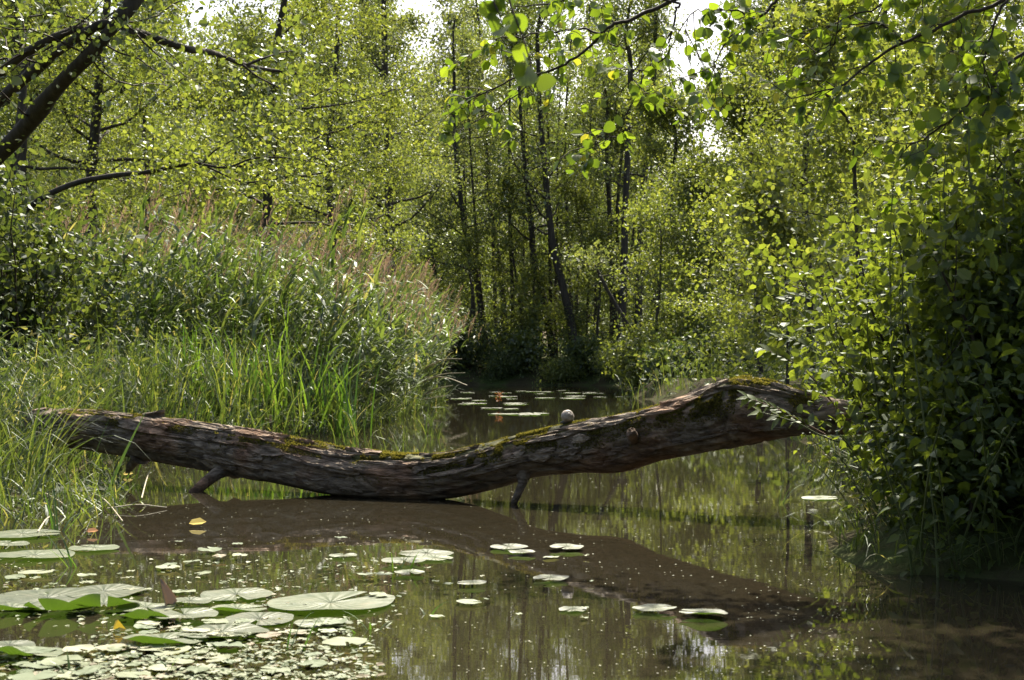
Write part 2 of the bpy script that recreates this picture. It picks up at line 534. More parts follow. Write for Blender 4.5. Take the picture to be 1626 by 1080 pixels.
def bank_dist(p):
    """distance to the bank line, positive on land"""
    a = BANK
    b = np.roll(BANK, -1, axis=0)
    best = np.full(len(p), 1e9)
    ins = np.zeros(len(p), bool)
    for s, e in zip(a, b):
        d = e - s
        t = np.clip(((p - s) @ d) / (d @ d), 0, 1)
        best = np.minimum(best, np.linalg.norm(p - (s + t[:, None] * d), axis=1))
        c = ((s[1] > p[:, 1]) != (e[1] > p[:, 1]))
        x = s[0] + (p[:, 1] - s[1]) / (d[1] if d[1] else 1e-9) * d[0]
        ins ^= c & (p[:, 0] < x)
    return np.where(ins, -best, best)


def sstep(x):
    x = np.clip(x, 0, 1)
    return x * x * (3 - 2 * x)


def gz(xy):
    xy = np.atleast_2d(np.asarray(xy, float))[:, :2]
    d = bank_dist(xy)
    far = sstep((xy[:, 1] - 36) / 10)
    lift = .16 + .22 * (xy[:, 0] > 0) * sstep((xy[:, 0]) / 2) + .55 * far
    z = np.where(d > 0, lift * sstep(d / (.5 + 1.5 * far)) + .25 * sstep((d - 2) / 12), -.55 * sstep(-d / 1.2))
    p3 = np.column_stack((xy * .7, np.zeros(len(xy))))
    return z + .06 * fbm(p3, 3, 5) * sstep((d + .2) / 1.0)


def axis_pts(a, b, fa, fb, fine, grow):
    """fine spacing between fa and fb, growing outside"""
    pts = list(np.arange(fa, fb + 1e-6, fine))
    s = fine
    while pts[-1] < b:
        s *= grow
        pts.append(min(pts[-1] + s, b))
    s = fine
    while pts[0] > a:
        s *= grow
        pts.insert(0, max(pts[0] - s, a))
    return np.array(pts)


gx = axis_pts(-700, 700, -9, 9, .22, 1.12)
gy = axis_pts(-300, 1200, 2, 50, .3, 1.12)
XX, YY = np.meshgrid(gx, gy, indexing='xy')
pp = np.column_stack((XX.ravel(), YY.ravel()))
mb = MB()
nx, ny = len(gx), len(gy)
i, j = np.meshgrid(np.arange(ny - 1), np.arange(nx - 1), indexing='ij')
q = np.stack((i * nx + j, i * nx + j + 1, (i + 1) * nx + j + 1, (i + 1) * nx + j), -1).reshape(-1, 4)
mb.add(np.column_stack((pp, gz(pp))), q)
tag(mb.build('ground', G['ground']), kind='structure')
mb = MB().add([(-60, -40, 0), (60, -40, 0), (60, 60, 0), (-60, 60, 0)], [(0, 1, 2, 3)])
tag(mb.build('water', G['water'], smooth=False), kind='structure')

# ------------------------------------------------------------------ trees
def grow_branch(rng, p0, d0, L, n=7, wob=.18, up=.0):
    pts = [np.array(p0, float)]
    d = norm(np.array(d0, float))
    for k in range(n):
        d = norm(d + rng.normal(0, wob, 3) + np.array((0, 0, up)))
        pts.append(pts[-1] + d * L / n)
    return np.array(pts)


def leaf_cloud(mb, rng, centers, n, spread, size, tpl, flat=.6, jit=.35):
    c = centers[rng.integers(0, len(centers), n)]
    off = rng.normal(0, 1, (n, 3)) * spread * np.array((1, 1, flat))
    pos = c + off
    nr = norm(rng.normal(0, .65, (n, 3)) + np.array((0, 0, .8)))
    dr = rng.normal(0, 1, (n, 3)) + np.array((0, 0, -.35))
    sz = size * np.exp(rng.normal(0, jit, n) * .7)
    leaves(mb, pos, dr, nr, sz, tpl)


def make_tree(name, label, path, r0, top, crown0=.25, limbs=26, limb_len=2.2, nleaf=9000, leaf=.09, spread=.22, mat='alder', bark='bark',
              tpl=LEAF4, group=None, seed=0, limb_up=.05, droop=0.0, face=None, taper=.75, cat='tree'):
    """path: world points of the visible stem from the ground up; top: full height"""
    rng = np.random.default_rng(seed)
    path = [np.array(p, float) for p in path]
    last = path[-1]
    if last[2] < top:
        d = norm(path[-1] - path[-2])
        k = (top - last[2])
        path.append(last + np.array((d[0] / max(d[2], .3) * .3, d[1] * .2, .5)) * k + rng.normal(0, .15, 3))
        path.append(np.array((path[-1][0], path[-1][1], top)) + np.append(rng.normal(0, .25, 2), 0))
    base = path[0].copy()
    st = spline(path, 26)
    ln = np.linspace(0, 1, 26)
    st[1:-1, :2] += np.cumsum(rng.normal(0, r0 * .18, (24, 2)), 0) * .4
    rad = r0 * (1 - taper * ln ** 1.1)
    rad[0] *= 1.35
    rad[1] *= 1.08
    t = thing(name, label, cat, base, group)
    tm = MB()
    tube(tm, st - base, rad, 8)
    bm = MB()
    cen = []
    ga = rng.random() * 6.28
    for k in range(limbs):
        u = crown0 + (1 - crown0) * (k + rng.random()) / limbs
        i = min(int(u * 25), 24)
        p0 = st[i] + (st[i + 1] - st[i]) * (u * 25 - i)
        ga += 2.4 + rng.normal(0, .3)
        a = ga
        if face is not None and rng.random() < .55:
            a = face + rng.normal(0, .7)
        rel = (u - crown0) / (1 - crown0)
        L = limb_len * (1.05 - .65 * rel) * rng.uniform(.6, 1.2)
        el = .15 + .6 * rel + rng.normal(0, .2)
        d = np.array((math.cos(a) * math.cos(el), math.sin(a) * math.cos(el), math.sin(el)))
        br = grow_branch(rng, p0, d, L, 7, .16, limb_up)
        rr = rad[i] * .38 * (.5 + .5 * L / limb_len)
        tube(bm, br - base, np.linspace(rr, rr * .2, 8), 5, False)
        cen += list(br[3:]) + list(br[5:])
        for s in range(4):
            q = int(rng.integers(2, 7))
            d2 = norm(br[q] - br[q - 1]) + rng.normal(0, .6, 3) + np.array((0, 0, -droop))
            tw = grow_branch(rng, br[q], d2, L * rng.uniform(.25, .5), 4, .2, -droop * .3)
            tube(bm, tw - base, np.linspace(rr * .35, rr * .1, 5), 3, False)
            cen += list(tw[1:]) + list(tw[3:])
    tm.build('trunk', G[bark], t)
    bm.build('limbs', G[bark], t)
    lm = MB()
    leaf_cloud(lm, rng, np.array(cen) - base, int(nleaf * 1.3), spread, leaf, tpl)
    tag(lm.build('crown', G[mat], t, smooth=False))
    return t


def stem(pts, Y, r=None, ground=True):
    """pixel polyline (bottom first) -> world, starting on the ground"""
    ys = Y if isinstance(Y, (list, tuple)) else [Y] * len(pts)
    w = [P(x, y, d) for (x, y), d in zip(pts, ys)]
    if ground:
        w[0][2] = gz(w[0][:2])[0] - .1
    return w


# trunks that can be told apart in the photograph
TR = [
    ('alder_tree', 'thicker left trunk of the tall pair standing over the far bank', [(985, 580), (987, 480), (993, 330), (1002, 120)], 47, .15, 15, dict(crown0=.4, limbs=26, limb_len=2.4, nleaf=7500, mat='alder')),
    ('alder_tree', 'right trunk of the tall pair standing over the far bank', [(1010, 580), (1013, 480), (1018, 330), (1038, 100)], 47.5, .14, 15, dict(crown0=.4, limbs=24, limb_len=1.6, nleaf=4500, mat='yellow')),
    ('alder_tree', 'slim trunk just left of the tall pair on the far bank', [(978, 585), (974, 480), (966, 340), (962, 230)], 49, .11, 11, dict(crown0=.3, limbs=22, limb_len=2.0, nleaf=7000, mat='alder')),
    ('alder_tree', 'thin crooked trunk between the slim trunk and the tall pair', [(992, 590), (984, 470), (980, 340), (990, 210)], 50, .09, 9, dict(crown0=.3, limbs=20, limb_len=1.8, nleaf=6000, mat='far')),
    ('alder_tree', 'wavy dark trunk with its thick base right above the stream bend', [(914, 580), (905, 500), (885, 420), (875, 363), (864, 260), (857, 180), (852, 60)], 48, .15, 16, dict(crown0=.35, limbs=26, limb_len=2.6, nleaf=9000, mat='alder')),
    ('alder_tree', 'leaning trunk left of the wavy dark trunk', [(880, 580), (864, 480), (850, 420), (845, 360), (838, 300), (828, 190)], 49, .13, 15, dict(crown0=.35, limbs=26, limb_len=2.4, nleaf=9000, mat='alder')),
    ('alder_tree', 'trunk leaning left over the right edge of the tall reeds', [(775, 570), (760, 450), (740, 370), (725, 240)], 49.5, .13, 14, dict(crown0=.22, limbs=28, limb_len=2.6, nleaf=8000, mat='far')),
    ('alder_tree', 'dark upright trunk rising behind the middle of the reed bed', [(620, 560), (619, 400), (617, 300), (612, 110)], 40, .16, 15, dict(crown0=.2, limbs=30, limb_len=2.4, nleaf=12000, mat='far')),
    ('alder_tree', 'broad yellow green tree with a dark trunk behind the plumed reeds', [(418, 520), (420, 360), (424, 250), (428, 100)], 24, .10, 11, dict(crown0=.2, limbs=34, limb_len=2.3, nleaf=24000, leaf=.055, spread=.17, mat='yellow')),
    ('alder_tree', 'tree with a dark straight trunk beneath the leaning limbs', [(140, 520), (146, 300), (152, 180), (160, 60)], 25, .12, 12, dict(crown0=.2, limbs=32, limb_len=2.4, nleaf=22000, leaf=.058, spread=.18, mat='yellow')),
    ('alder_tree', 'thin pale tree in the bright gap above the left reeds', [(236, 520), (234, 300), (230, 200), (236, 100)], 34, .07, 12, dict(crown0=.15, limbs=24, limb_len=1.7, nleaf=5000, mat='yellow')),
    ('alder_tree', 'tree filling the space between the broad tree and the dark upright trunk', [(530, 560), (528, 400), (520, 250), (530, 120)], 33, .11, 13, dict(crown0=.15, limbs=32, limb_len=2.4, nleaf=18000, leaf=.07, mat='yellow')),
    ('alder_tree', 'slender tree between the reeds and the stream bend', [(800, 575), (796, 450), (776, 330), (772, 220)], 52, .12, 12, dict(crown0=.2, limbs=26, limb_len=2.2, nleaf=8000, mat='far')),
    ('alder_tree', 'young tree with thin stem above the mossy end of the log', [(1208, 575), (1200, 470), (1190, 360), (1193, 240)], 23, .05, 4.9, dict(crown0=.12, limbs=30, limb_len=1.5, nleaf=16000, leaf=.055, spread=.15, mat='yellow', bark='bark2')),
    ('alder_tree', 'dark stemmed tree right of the young tree above the log end', [(1290, 560), (1282, 400), (1278, 280), (1285, 120)], 19, .06, 9, dict(crown0=.12, limbs=32, limb_len=1.8, nleaf=19000, leaf=.052, spread=.15, mat='yellow')),
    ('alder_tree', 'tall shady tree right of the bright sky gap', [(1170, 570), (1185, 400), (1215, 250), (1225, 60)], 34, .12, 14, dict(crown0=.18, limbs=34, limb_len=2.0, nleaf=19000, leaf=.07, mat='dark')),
    ('alder_tree', 'pale leafed tree right of the tall pair', [(1085, 575), (1080, 450), (1068, 330), (1075, 230)], 38, .09, 7.4, dict(crown0=.12, limbs=28, limb_len=2.0, nleaf=10000, mat='yellow')),
    ('alder_tree', 'tall leafy tree at the right edge behind the hanging leaves', [(1520, 560), (1510, 400), (1500, 200), (1505, 60)], 20, .1, 10, dict(crown0=.1, limbs=34, limb_len=2.0, nleaf=20000, leaf=.055, spread=.16, mat='yellow')),
    ('alder_tree', 'leafy tree between the hanging leaves and the shady tree', [(1420, 560), (1415, 400), (1390, 200), (1400, 60)], 27, .1, 12, dict(crown0=.1, limbs=34, limb_len=2.3, nleaf=20000, leaf=.062, spread=.18, mat='alder')),
    ('alder_tree', 'leafy tree at the far left behind the dark shrub', [(20, 520), (30, 350), (40, 200), (30, 50)], 22, .1, 11, dict(crown0=.12, limbs=34, limb_len=2.2, nleaf=22000, leaf=.055, spread=.17, mat='yellow')),
    ('alder_sapling', 'small leaning bare stem slanting over the far right bank', [(1046, 592), (1010, 540), (968, 470), (945, 425)], 31, .055, 2.9, dict(crown0=.5, limbs=8, limb_len=.7, nleaf=500, leaf=.07, mat='far')),
    ('alder_sapling', 'thin upright sapling beside the slanting bare stem', [(1044, 590), (1042, 520), (1048, 460), (1050, 400)], 32, .035, 4.2, dict(crown0=.3, limbs=14, limb_len=.9, nleaf=1800, leaf=.07, mat='yellow')),
    ('young_alder', 'young alder with a forked stem among the right hand bushes', [(1365, 560), (1362, 400), (1358, 290), (1352, 200)], 10.5, .022, 3.2, dict(crown0=.1, limbs=26, limb_len=.75, nleaf=4200, leaf=.042, spread=.10, tpl=LEAF6, mat='yellow', bark='bark2')),
    ('young_alder', 'bushy young alder leaning in from the right edge', [(1560, 560), (1555, 420), (1530, 300), (1540, 180)], 9.5, .025, 3.4, dict(crown0=.08, limbs=26, limb_len=.8, nleaf=4600, leaf=.042, spread=.10, tpl=LEAF6, mat='yellow', bark='bark2')),
    ('young_alder', 'bushy young alder above the right end of the log', [(1440, 560), (1445, 460), (1450, 380), (1440, 260)], 13, .03, 3.6, dict(crown0=.05, limbs=28, limb_len=.95, nleaf=6000, leaf=.043, spread=.12, tpl=LEAF6, mat='yellow', bark='bark2')),
    ('young_alder', 'pale low sapling between the log end and the young tree', [(1250, 570), (1252, 500), (1248, 430), (1255, 380)], 15, .02, 2.4, dict(crown0=.1, limbs=18, limb_len=.7, nleaf=2600, leaf=.055, spread=.13, tpl=LEAF6, mat='yellow', bark='bark2')),
    ('understory_tree', 'low leafy tree above the dark bank left of the wavy dark trunk', [(830, 580), (828, 500), (822, 450), (815, 400)], 49, .06, 6.5, dict(crown0=.1, limbs=26, limb_len=1.9, nleaf=9000, mat='yellow')),
    ('understory_tree', 'low yellow green tree right behind the wavy dark trunk', [(930, 580), (932, 500), (935, 450), (930, 400)], 50, .06, 7, dict(crown0=.15, limbs=26, limb_len=2.0, nleaf=9000, mat='yellow')),
    ('understory_tree', 'shady bush tree at the right end of the reed bed', [(700, 580), (695, 500), (690, 430), (680, 380)], 50, .07, 7, dict(crown0=.08, limbs=30, limb_len=2.3, nleaf=9000, mat='fern')),
    ('understory_tree', 'low leafy tree just right of the tall pair behind the right bank', [(1045, 580), (1046, 520), (1044, 470), (1050, 400)], 49, .06, 6.2, dict(crown0=.06, limbs=26, limb_len=2.0, nleaf=9000, mat='alder')),
    ('understory_tree', 'sunny low tree left of the stream bend beside the reeds', [(748, 580), (746, 520), (750, 470), (745, 420)], 48.6, .05, 5.0, dict(crown0=.1, limbs=24, limb_len=1.5, nleaf=5500, leaf=.085, mat='yellow')),
    ('understory_tree', 'sunny low tree over the dark far bank below the leaning trunk', [(850, 580), (851, 520), (846, 470), (850, 420)], 48.2, .05, 3.8, dict(crown0=.15, limbs=22, limb_len=1.3, nleaf=4500, leaf=.085, mat='yellow')),
    ('understory_tree', 'sunny low tree between the wavy trunk and the tall pair', [(950, 580), (949, 520), (953, 470), (950, 420)], 48.0, .05, 5.4, dict(crown0=.15, limbs=24, limb_len=1.5, nleaf=5500, leaf=.085, mat='yellow')),
    ('understory_tree', 'low pale tree on the right bank under the sky gap', [(1120, 570), (1118, 500), (1122, 450), (1125, 400)], 33, .05, 5.2, dict(crown0=.1, limbs=26, limb_len=1.7, nleaf=9000, mat='yellow')),
]
for k, (nm, lb, pts, Y, r, top, kw) in enumerate(TR):
    if Y > 45 and nm == 'understory_tree':
        kw['nleaf'] = int(kw['nleaf'] * .5); kw['leaf'] = .085; kw['spread'] = .16
    if Y > 45 and top > 9:
        top = min(top, 12.8); kw['nleaf'] = int(kw['nleaf'] * .6)
    make_tree(nm, lb, stem(pts, Y), r, top, seed=100 + k, **kw)

# woods behind: trees too alike to tell apart, some made once and copied
proto = []
for k in range(5):
    mat = ('far', 'yellow', 'alder', 'far', 'yellow')[k]
    t = make_tree('forest_tree', 'slender tree deep in the woods behind the far bank', [(0, 0, -.15), (R.normal(0, .1), 0, 2), (R.normal(0, .2), 0, 5)], (.11, .09, .13, .08, .1)[k],
                  (13.5, 11, 15, 9.5, 12.5)[k], crown0=(.15, .12, .2, .1, .15)[k], limbs=38, limb_len=2.8, nleaf=12000, leaf=.115, spread=.28, mat=mat, seed=300 + k, group='woods behind the far bank')
    proto.append(t)
spots = []
rs = np.random.default_rng(5)
for Y, n, x0, x1 in ((51, 12, -60, 1690), (56, 13, -80, 1700), (62, 16, -80, 1700), (68, 17, -80, 1700), (76, 16, -100, 1720), (86, 20, -100, 1720), (93, 20, -100, 1720), (101, 20, -120, 1740), (110, 20, -120, 1740)):
    for k in range(n):
        px = x0 + (x1 - x0) * (k + .5 + rs.uniform(-.35, .35)) / n
        if 700 < px < 1060 and Y < 66:
            continue
        if 1035 < px < 1170 and Y > 59:
            continue
        spots.append((px, Y + rs.uniform(-3, 3)))
for k, (px, Y) in enumerate(spots):
    o = proto[k % 5] if k < 5 else copy_tree(proto[int(rs.integers(0, 5))])
    x = (px - 813) / F * Y
    s = rs.uniform(.8, 1.08) * (.66 if Y < 59 else (.82 if Y < 81 else 1.8))
    if 760 < px < 1060 and Y < 75:
        s *= .75
    if 1040 < px < 1170:
        s *= .6
    elif (650 < px < 710 or 200 < px < 260) and Y > 75:
        s *= .8
    o.location = (x, Y, gz((x, Y))[0] - .05)
    o.rotation_euler = (0, 0, rs.uniform(0, 6.28))
    o.scale = (s, s, s)
    where = ('left, behind the reed bed', 'in the middle, behind the stream bend', 'right, behind the log hump and bushes')[int(px > 640) + int(px > 1050)]
    row = 'slender tree of the nearer wood ' if Y < 66 else 'tall slender tree deep in the wood '
    tag(o, row + where, None, row + where + ' (group)')

# low leafy trees closing the wood near the ground
up_ = [make_tree('understory_tree', 'low bushy tree filling the wood beneath the tall trees', [(0, 0, -.1), (R.normal(0, .1), 0, 1), (R.normal(0, .2), 0, 2)], .05, (5.5, 6.5, 4.5)[k],
                 crown0=.06, limbs=26, limb_len=2.1, nleaf=5000, leaf=.10, spread=.24, mat=('yellow', 'far', 'alder')[k], seed=350 + k, group='low trees of the wood') for k in range(3)]
for k in range(30):
    Y = (50.5, 55, 60)[k % 3] + rs.uniform(-1.2, 1.2)
    px = -60 + 1740 * (k + .5 + rs.uniform(-.4, .4)) / 30
    if 560 < px < 720 or (800 < px < 1040 and Y < 58):
        continue
    o = up_[k] if k < 3 else copy_tree(up_[k % 3])
    x = (px - 813) / F * Y
    o.location = (x, Y, gz((x, Y))[0] - .05); o.rotation_euler = (0, 0, rs.uniform(0, 6.28))
    q_ = rs.uniform(.75, 1.15); o.scale = (q_, q_, q_)

# bare slender trunks standing together beyond the bend
tp_ = [make_tree('slender_tree', 'thin bare dark trunk standing close to others beyond the stream bend', [(0, 0, -.1), (R.normal(0, .15), 0, 2), (R.normal(0, .3), 0, 5)], r_, h_,
                 crown0=.55, limbs=18, limb_len=1.5, nleaf=1500, leaf=.10, spread=.22, mat=m_, seed=380 + k, group='thin trunks beyond the bend') for k, (r_, h_, m_) in enumerate(((.085, 13, 'yellow'), (.07, 11, 'far'), (.10, 14, 'alder')))]
for k in range(24):
    px = 735 + 480 * (k + rs.uniform(0, 1)) / 24
    Y = rs.uniform(49.5, 59)
    o = tp_[k] if k < 3 else copy_tree(tp_[k % 3])
    x = (px - 813) / F * Y
    o.location = (x, Y, gz((x, Y))[0] - .05); o.rotation_euler = (rs.normal(0, .03), rs.normal(0, .04), rs.uniform(0, 6.28))
    if 1040 < px < 1170:
        o.scale = (.7, .7, .55)

# the wood goes on behind and beside the photographer
for k, (x, y) in enumerate([(-9, -11), (-4.2, -13), (.5, -12), (5, -13), (10, -11), (-13, -4), (-7.5, -17), (-2, -18), (3, -18), (8.5, -17)]):
    o = copy_tree(proto[k % 5])
    o.location = (x, y, gz((x, y))[0] - .05); o.scale = (1, 1, 1); o.rotation_euler = (0, 0, k * 1.7)
    tag(o, 'tree of the wood behind the photographer, outside the picture', 'tree', 'woods behind the camera')

# leaning tree on the left with three limbs and a long side branch
t = thing('leaning_tree', 'dark tree leaning in from the left with three slanting limbs and long side branch', 'tree', (-5.2, 9.6, gz((-5.2, 9.6))[0]))
b0 = np.array(t.location)
limb_px = [
    ([(-330, 600), (-220, 480), (-110, 350), (0, 246), (50, 190), (100, 130), (150, 80), (200, 18), (260, -60), (330, -150)], .070, .04),
    ([(-110, 350), (-60, 225), (0, 160), (60, 110), (110, 70), (155, 43), (190, 30), (240, -20)], .05, .02),
    ([(-110, 350), (-70, 175), (0, 118), (40, 85), (90, 58), (140, 40), (200, 30)], .042, .015),
    ([(185, 40), (215, 50), (260, 65), (300, 78), (340, 85), (390, 104), (430, 112), (470, 117)], .030, .010),
    ([(390, 104), (410, 96), (440, 85), (470, 80)], .01, .004),
    ([(385, 103), (410, 122), (450, 142)], .009, .004),
]
cen = []
rg = np.random.default_rng(77)
for k, (pts, ra, rb) in enumerate(limb_px):
    w = spline([P(x, y, 9.6 + .6 * math.sin(i_ * .7 + k)) for i_, (x, y) in enumerate(pts)], 30)
    w[1:, :] += np.cumsum(rg.normal(0, ra * .06, (29, 3)), 0) * .5
    m = MB()
    tube(m, w - b0, np.linspace(ra, rb, 30) * (1 + .08 * rg.normal(0, 1, 30)), 10)
    m.build('trunk' if k == 0 else 'limb', G['bark'], t)
    if k >= 3:
        cen += list(w[20:])
    if k < 3:
        for q in range(10):
            i_ = int(rg.integers(8, 29))
            tw = grow_branch(rg, w[i_], (rg.normal(0, 1), rg.normal(0, 1), rg.normal(.2, .6)), rg.uniform(.5, 1.1), 6, .22)
            mm = MB(); tube(mm, tw - b0, np.linspace(.008, .002, 7), 4, False); mm.build('twig', G['twig'], t)
            cen += list(tw[2:])
cen += [P(x, y, 9.4) for x, y in ((30, 10), (80, 0), (20, 60), (120, 20), (10, 200), (60, 40), (-20, 30), (250, 0), (330, 10), (-10, 90))]
lm = MB()
leaf_cloud(lm, rg, np.array(cen) - b0, 3000, .17, .040, LEAF6, .8)
lm.build('crown', G['alder'], t, smooth=False)

# side tree with the curved horizontal branch over the reeds
t = thing('arching_branch_tree', 'tree at left whose thin curved branch arches level above the reeds', 'tree', (-4.6, 12.4, gz((-4.6, 12.4))[0]))
b0 = np.array(t.location)
cen = []
for k, (pts, ra, rb) in enumerate([
    ([(-25, 640), (-22, 480), (-10, 380), (10, 300), (30, 200), (40, 100)], .06, .03),
    ([(-10, 380), (60, 320), (120, 292), (180, 280), (230, 275), (275, 266), (320, 261)], .03, .014),
    ([(320, 261), (340, 240), (370, 222), (400, 206), (430, 190)], .009, .003),
    ([(320, 261), (360, 266), (400, 252), (440, 250), (480, 254), (520, 262)], .011, .003),
    ([(330, 265), (360, 280), (390, 290), (430, 286), (460, 296)], .009, .003),
    ([(250, 270), (262, 245), (275, 230)], .007, .003)]):
    w = spline([P(x, y, 12.4 - .3 * k % 1) for x, y in pts], 24)
    w[1:] += np.cumsum(rg.normal(0, ra * .07, (23, 3)), 0) * .5
    m = MB(); tube(m, w - b0, np.linspace(ra, rb, 24), 8); m.build('trunk' if k == 0 else 'branch', G['bark'], t)
    if k >= 2:
        cen += list(w[4:]) + list(w[14:])
        for q in range(9):
            tw = grow_branch(rg, w[int(rg.integers(6, 24))], rg.normal(0, 1, 3) + np.array((.6, 0, 0)), rg.uniform(.25, .6), 5, .2)
            cen += list(tw[1:])
lm = MB()
leaf_cloud(lm, rg, np.array(cen) - b0, 1900, .15, .038, LEAF6, .7)
lm.build('crown', G['yellow'], t, smooth=False)


def shrub(name, label, x, y, h, w, n, leaf, mat, seed, tpl=LEAF6, group=None, nst=9, zoff=0, flat=.8, spread=.1):
    rng = np.random.default_rng(seed)
    z = gz((x, y))[0] + zoff
    t = thing(name, label, 'shrub', (x, y, z), group)
    bm = MB(); cen = []
    for k in range(nst):
        a = rng.uniform(0, 6.28)
        p = grow_branch(rng, (rng.normal(0, .06), rng.normal(0, .06), -.05), (math.cos(a) * w / h * rng.uniform(.2, 1.1), math.sin(a) * w / h * rng.uniform(.2, 1.1), 1), h * rng.uniform(.65, 1.1), 8, .14)
        tube(bm, p, np.linspace(.006 + .004 * h, .002, 9), 5, False)
        cen += list(p[2:]) + list(p[5:])
        for s in range(5):
            q = int(rng.integers(2, 8))
            tw = grow_branch(rng, p[q], rng.normal(0, 1, 3) + np.array((0, 0, .3)), w * rng.uniform(.25, .6), 4, .2)
            tube(bm, tw, np.linspace(.003, .001, 5), 3, False)
            cen += list(tw[1:])
    bm.build('stems', G['twig'], t)
    lm = MB()
    leaf_cloud(lm, rng, np.array(cen), n, spread, leaf, tpl, flat)
    lm.build('foliage', G[mat], t, smooth=False)
    return t


# dark shrub at the left edge under the leaning limbs
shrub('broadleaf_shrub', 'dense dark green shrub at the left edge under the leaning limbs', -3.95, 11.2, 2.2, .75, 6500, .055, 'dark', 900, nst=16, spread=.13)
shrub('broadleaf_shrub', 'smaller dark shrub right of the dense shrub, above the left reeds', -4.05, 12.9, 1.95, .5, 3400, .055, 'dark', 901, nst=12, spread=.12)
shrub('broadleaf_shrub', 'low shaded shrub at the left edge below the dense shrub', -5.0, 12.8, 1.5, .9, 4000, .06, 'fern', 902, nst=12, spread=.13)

# far bank undergrowth
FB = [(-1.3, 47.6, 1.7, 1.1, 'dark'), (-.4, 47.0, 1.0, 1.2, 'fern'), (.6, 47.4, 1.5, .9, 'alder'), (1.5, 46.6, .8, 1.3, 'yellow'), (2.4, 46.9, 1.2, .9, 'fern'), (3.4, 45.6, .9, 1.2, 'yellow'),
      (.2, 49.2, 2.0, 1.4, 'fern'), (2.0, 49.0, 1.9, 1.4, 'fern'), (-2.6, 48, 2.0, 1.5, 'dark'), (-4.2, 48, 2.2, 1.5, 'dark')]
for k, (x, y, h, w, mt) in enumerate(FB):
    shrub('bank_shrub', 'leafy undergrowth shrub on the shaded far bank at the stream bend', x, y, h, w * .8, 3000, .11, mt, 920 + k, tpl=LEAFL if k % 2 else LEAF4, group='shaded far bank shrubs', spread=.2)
RB = [(2.75, 30.2, 1.0, .8, 'yellow', 'bright low shrub at the tip of the right bank'), (3.4, 31.5, 1.5, .9, 'yellow', 'rounded pale shrub below the slanting bare stem'),
      (4.3, 32, 1.7, 1.0, 'yellow', 'pale feathery shrub right of the slanting bare stem'), (3.3, 28.2, .8, .7, 'grass', 'low yellowish shrub at the water edge of the right bank'),
      (4.6, 28, 1.3, .9, 'fern', 'dark green shrub on the right bank behind the log hump'), (5.5, 30, 1.6, 1.1, 'yellow', 'sunlit shrub behind the dark green right bank shrub')]
for k, (x, y, h, w, mt, lb) in enumerate(RB):
    shrub('bank_shrub', lb, x, y, h, w, 3200, .085, mt, 940 + k, tpl=LEAF4, spread=.16)

# ------------------------------------------------------------------ undergrowth, reeds and grasses
def scatter(n, x0, x1, y0, y1, rng, dmin=.05, dmax=99):
    p = np.column_stack((rng.uniform(x0, x1, n * 3), rng.uniform(y0, y1, n * 3)))
    d = bank_dist(p)
    return p[(d > dmin) & (d < dmax)][:n]


rg = np.random.default_rng(41)
mb = MB()
p = np.vstack((scatter(5000, -14, 14, 46.5, 75, rg), scatter(2600, 2.4, 12, 9, 46, rg), scatter(1500, -16, -4, 20, 34, rg)))
z = gz(p)
h = rg.uniform(.35, .9, len(p))
for k in range(7):
    pos = np.column_stack((p + rg.normal(0, .22, p.shape), z + h * rg.uniform(.1, 1, len(p))))
    leaves(mb, pos, rg.normal(0, 1, (len(p), 3)), norm(rg.normal(0, .5, (len(p), 3)) + np.array((0, 0, 1))), rg.uniform(.07, .15, len(p)), LEAFL if k % 2 else LEAF4)
tag(mb.build('ground_cover', G['fern'], smooth=False), 'leafy green ground cover carpeting the wood floor and banks', 'ground cover', kind='stuff')

WIND = -.25     # leaves drape to the right


def reed_leaves(mb, rng, foot, tipdir, hgt, per=9, ln=(.22, .5), wd=.031):
    """alternate drooping leaves up every stalk; returns stalk tops"""
    n = len(foot)
    t = np.linspace(0, 1, 6)
    cur = foot[:, None] + t[None, :, None] ** 1.0 * hgt[:, None, None] * np.array((0, 0, 1)) + (t[None, :, None] ** 2) * tipdir[:, None]
    for k in range(per):
        u = np.clip(.18 + .8 * (k + rng.random(n)) / per, 0, .99)
        i = (u * 5).astype(int)
        f = (u * 5 - i)[:, None]
        b = cur[np.arange(n), i] * (1 - f) + cur[np.arange(n), i + 1] * f
        az = np.where(rng.random(n) < .45, WIND + rng.normal(0, .7, n), rng.uniform(0, 6.28, n))
        L = rng.uniform(*ln, n) * (1.1 - .5 * u)
        blades(mb, b, L, np.full(n, wd) * rng.uniform(.7, 1.3, n), az, rng.uniform(.3, 1.3, n), rng.uniform(.2, 1.8, n), 5, rng)
    return cur


def plume_strips(mb, rng, tops, L=.22):
    n = len(tops)
    for k in range(16):
        u = k / 16
        b = tops + np.array((0, 0, -L * .2 + u * L * .9))
        b[:, :2] += (u ** 2 * .10 * np.array((math.cos(WIND), math.sin(WIND))))[None]
        blades(mb, b, rng.uniform(.08, .16, n) * (1.15 - u * .7), rng.uniform(.005, .009, n), WIND + rng.normal(0, 1.0, n), rng.uniform(.1, .5, n), rng.uniform(.5, 1.4, n), 3, rng)


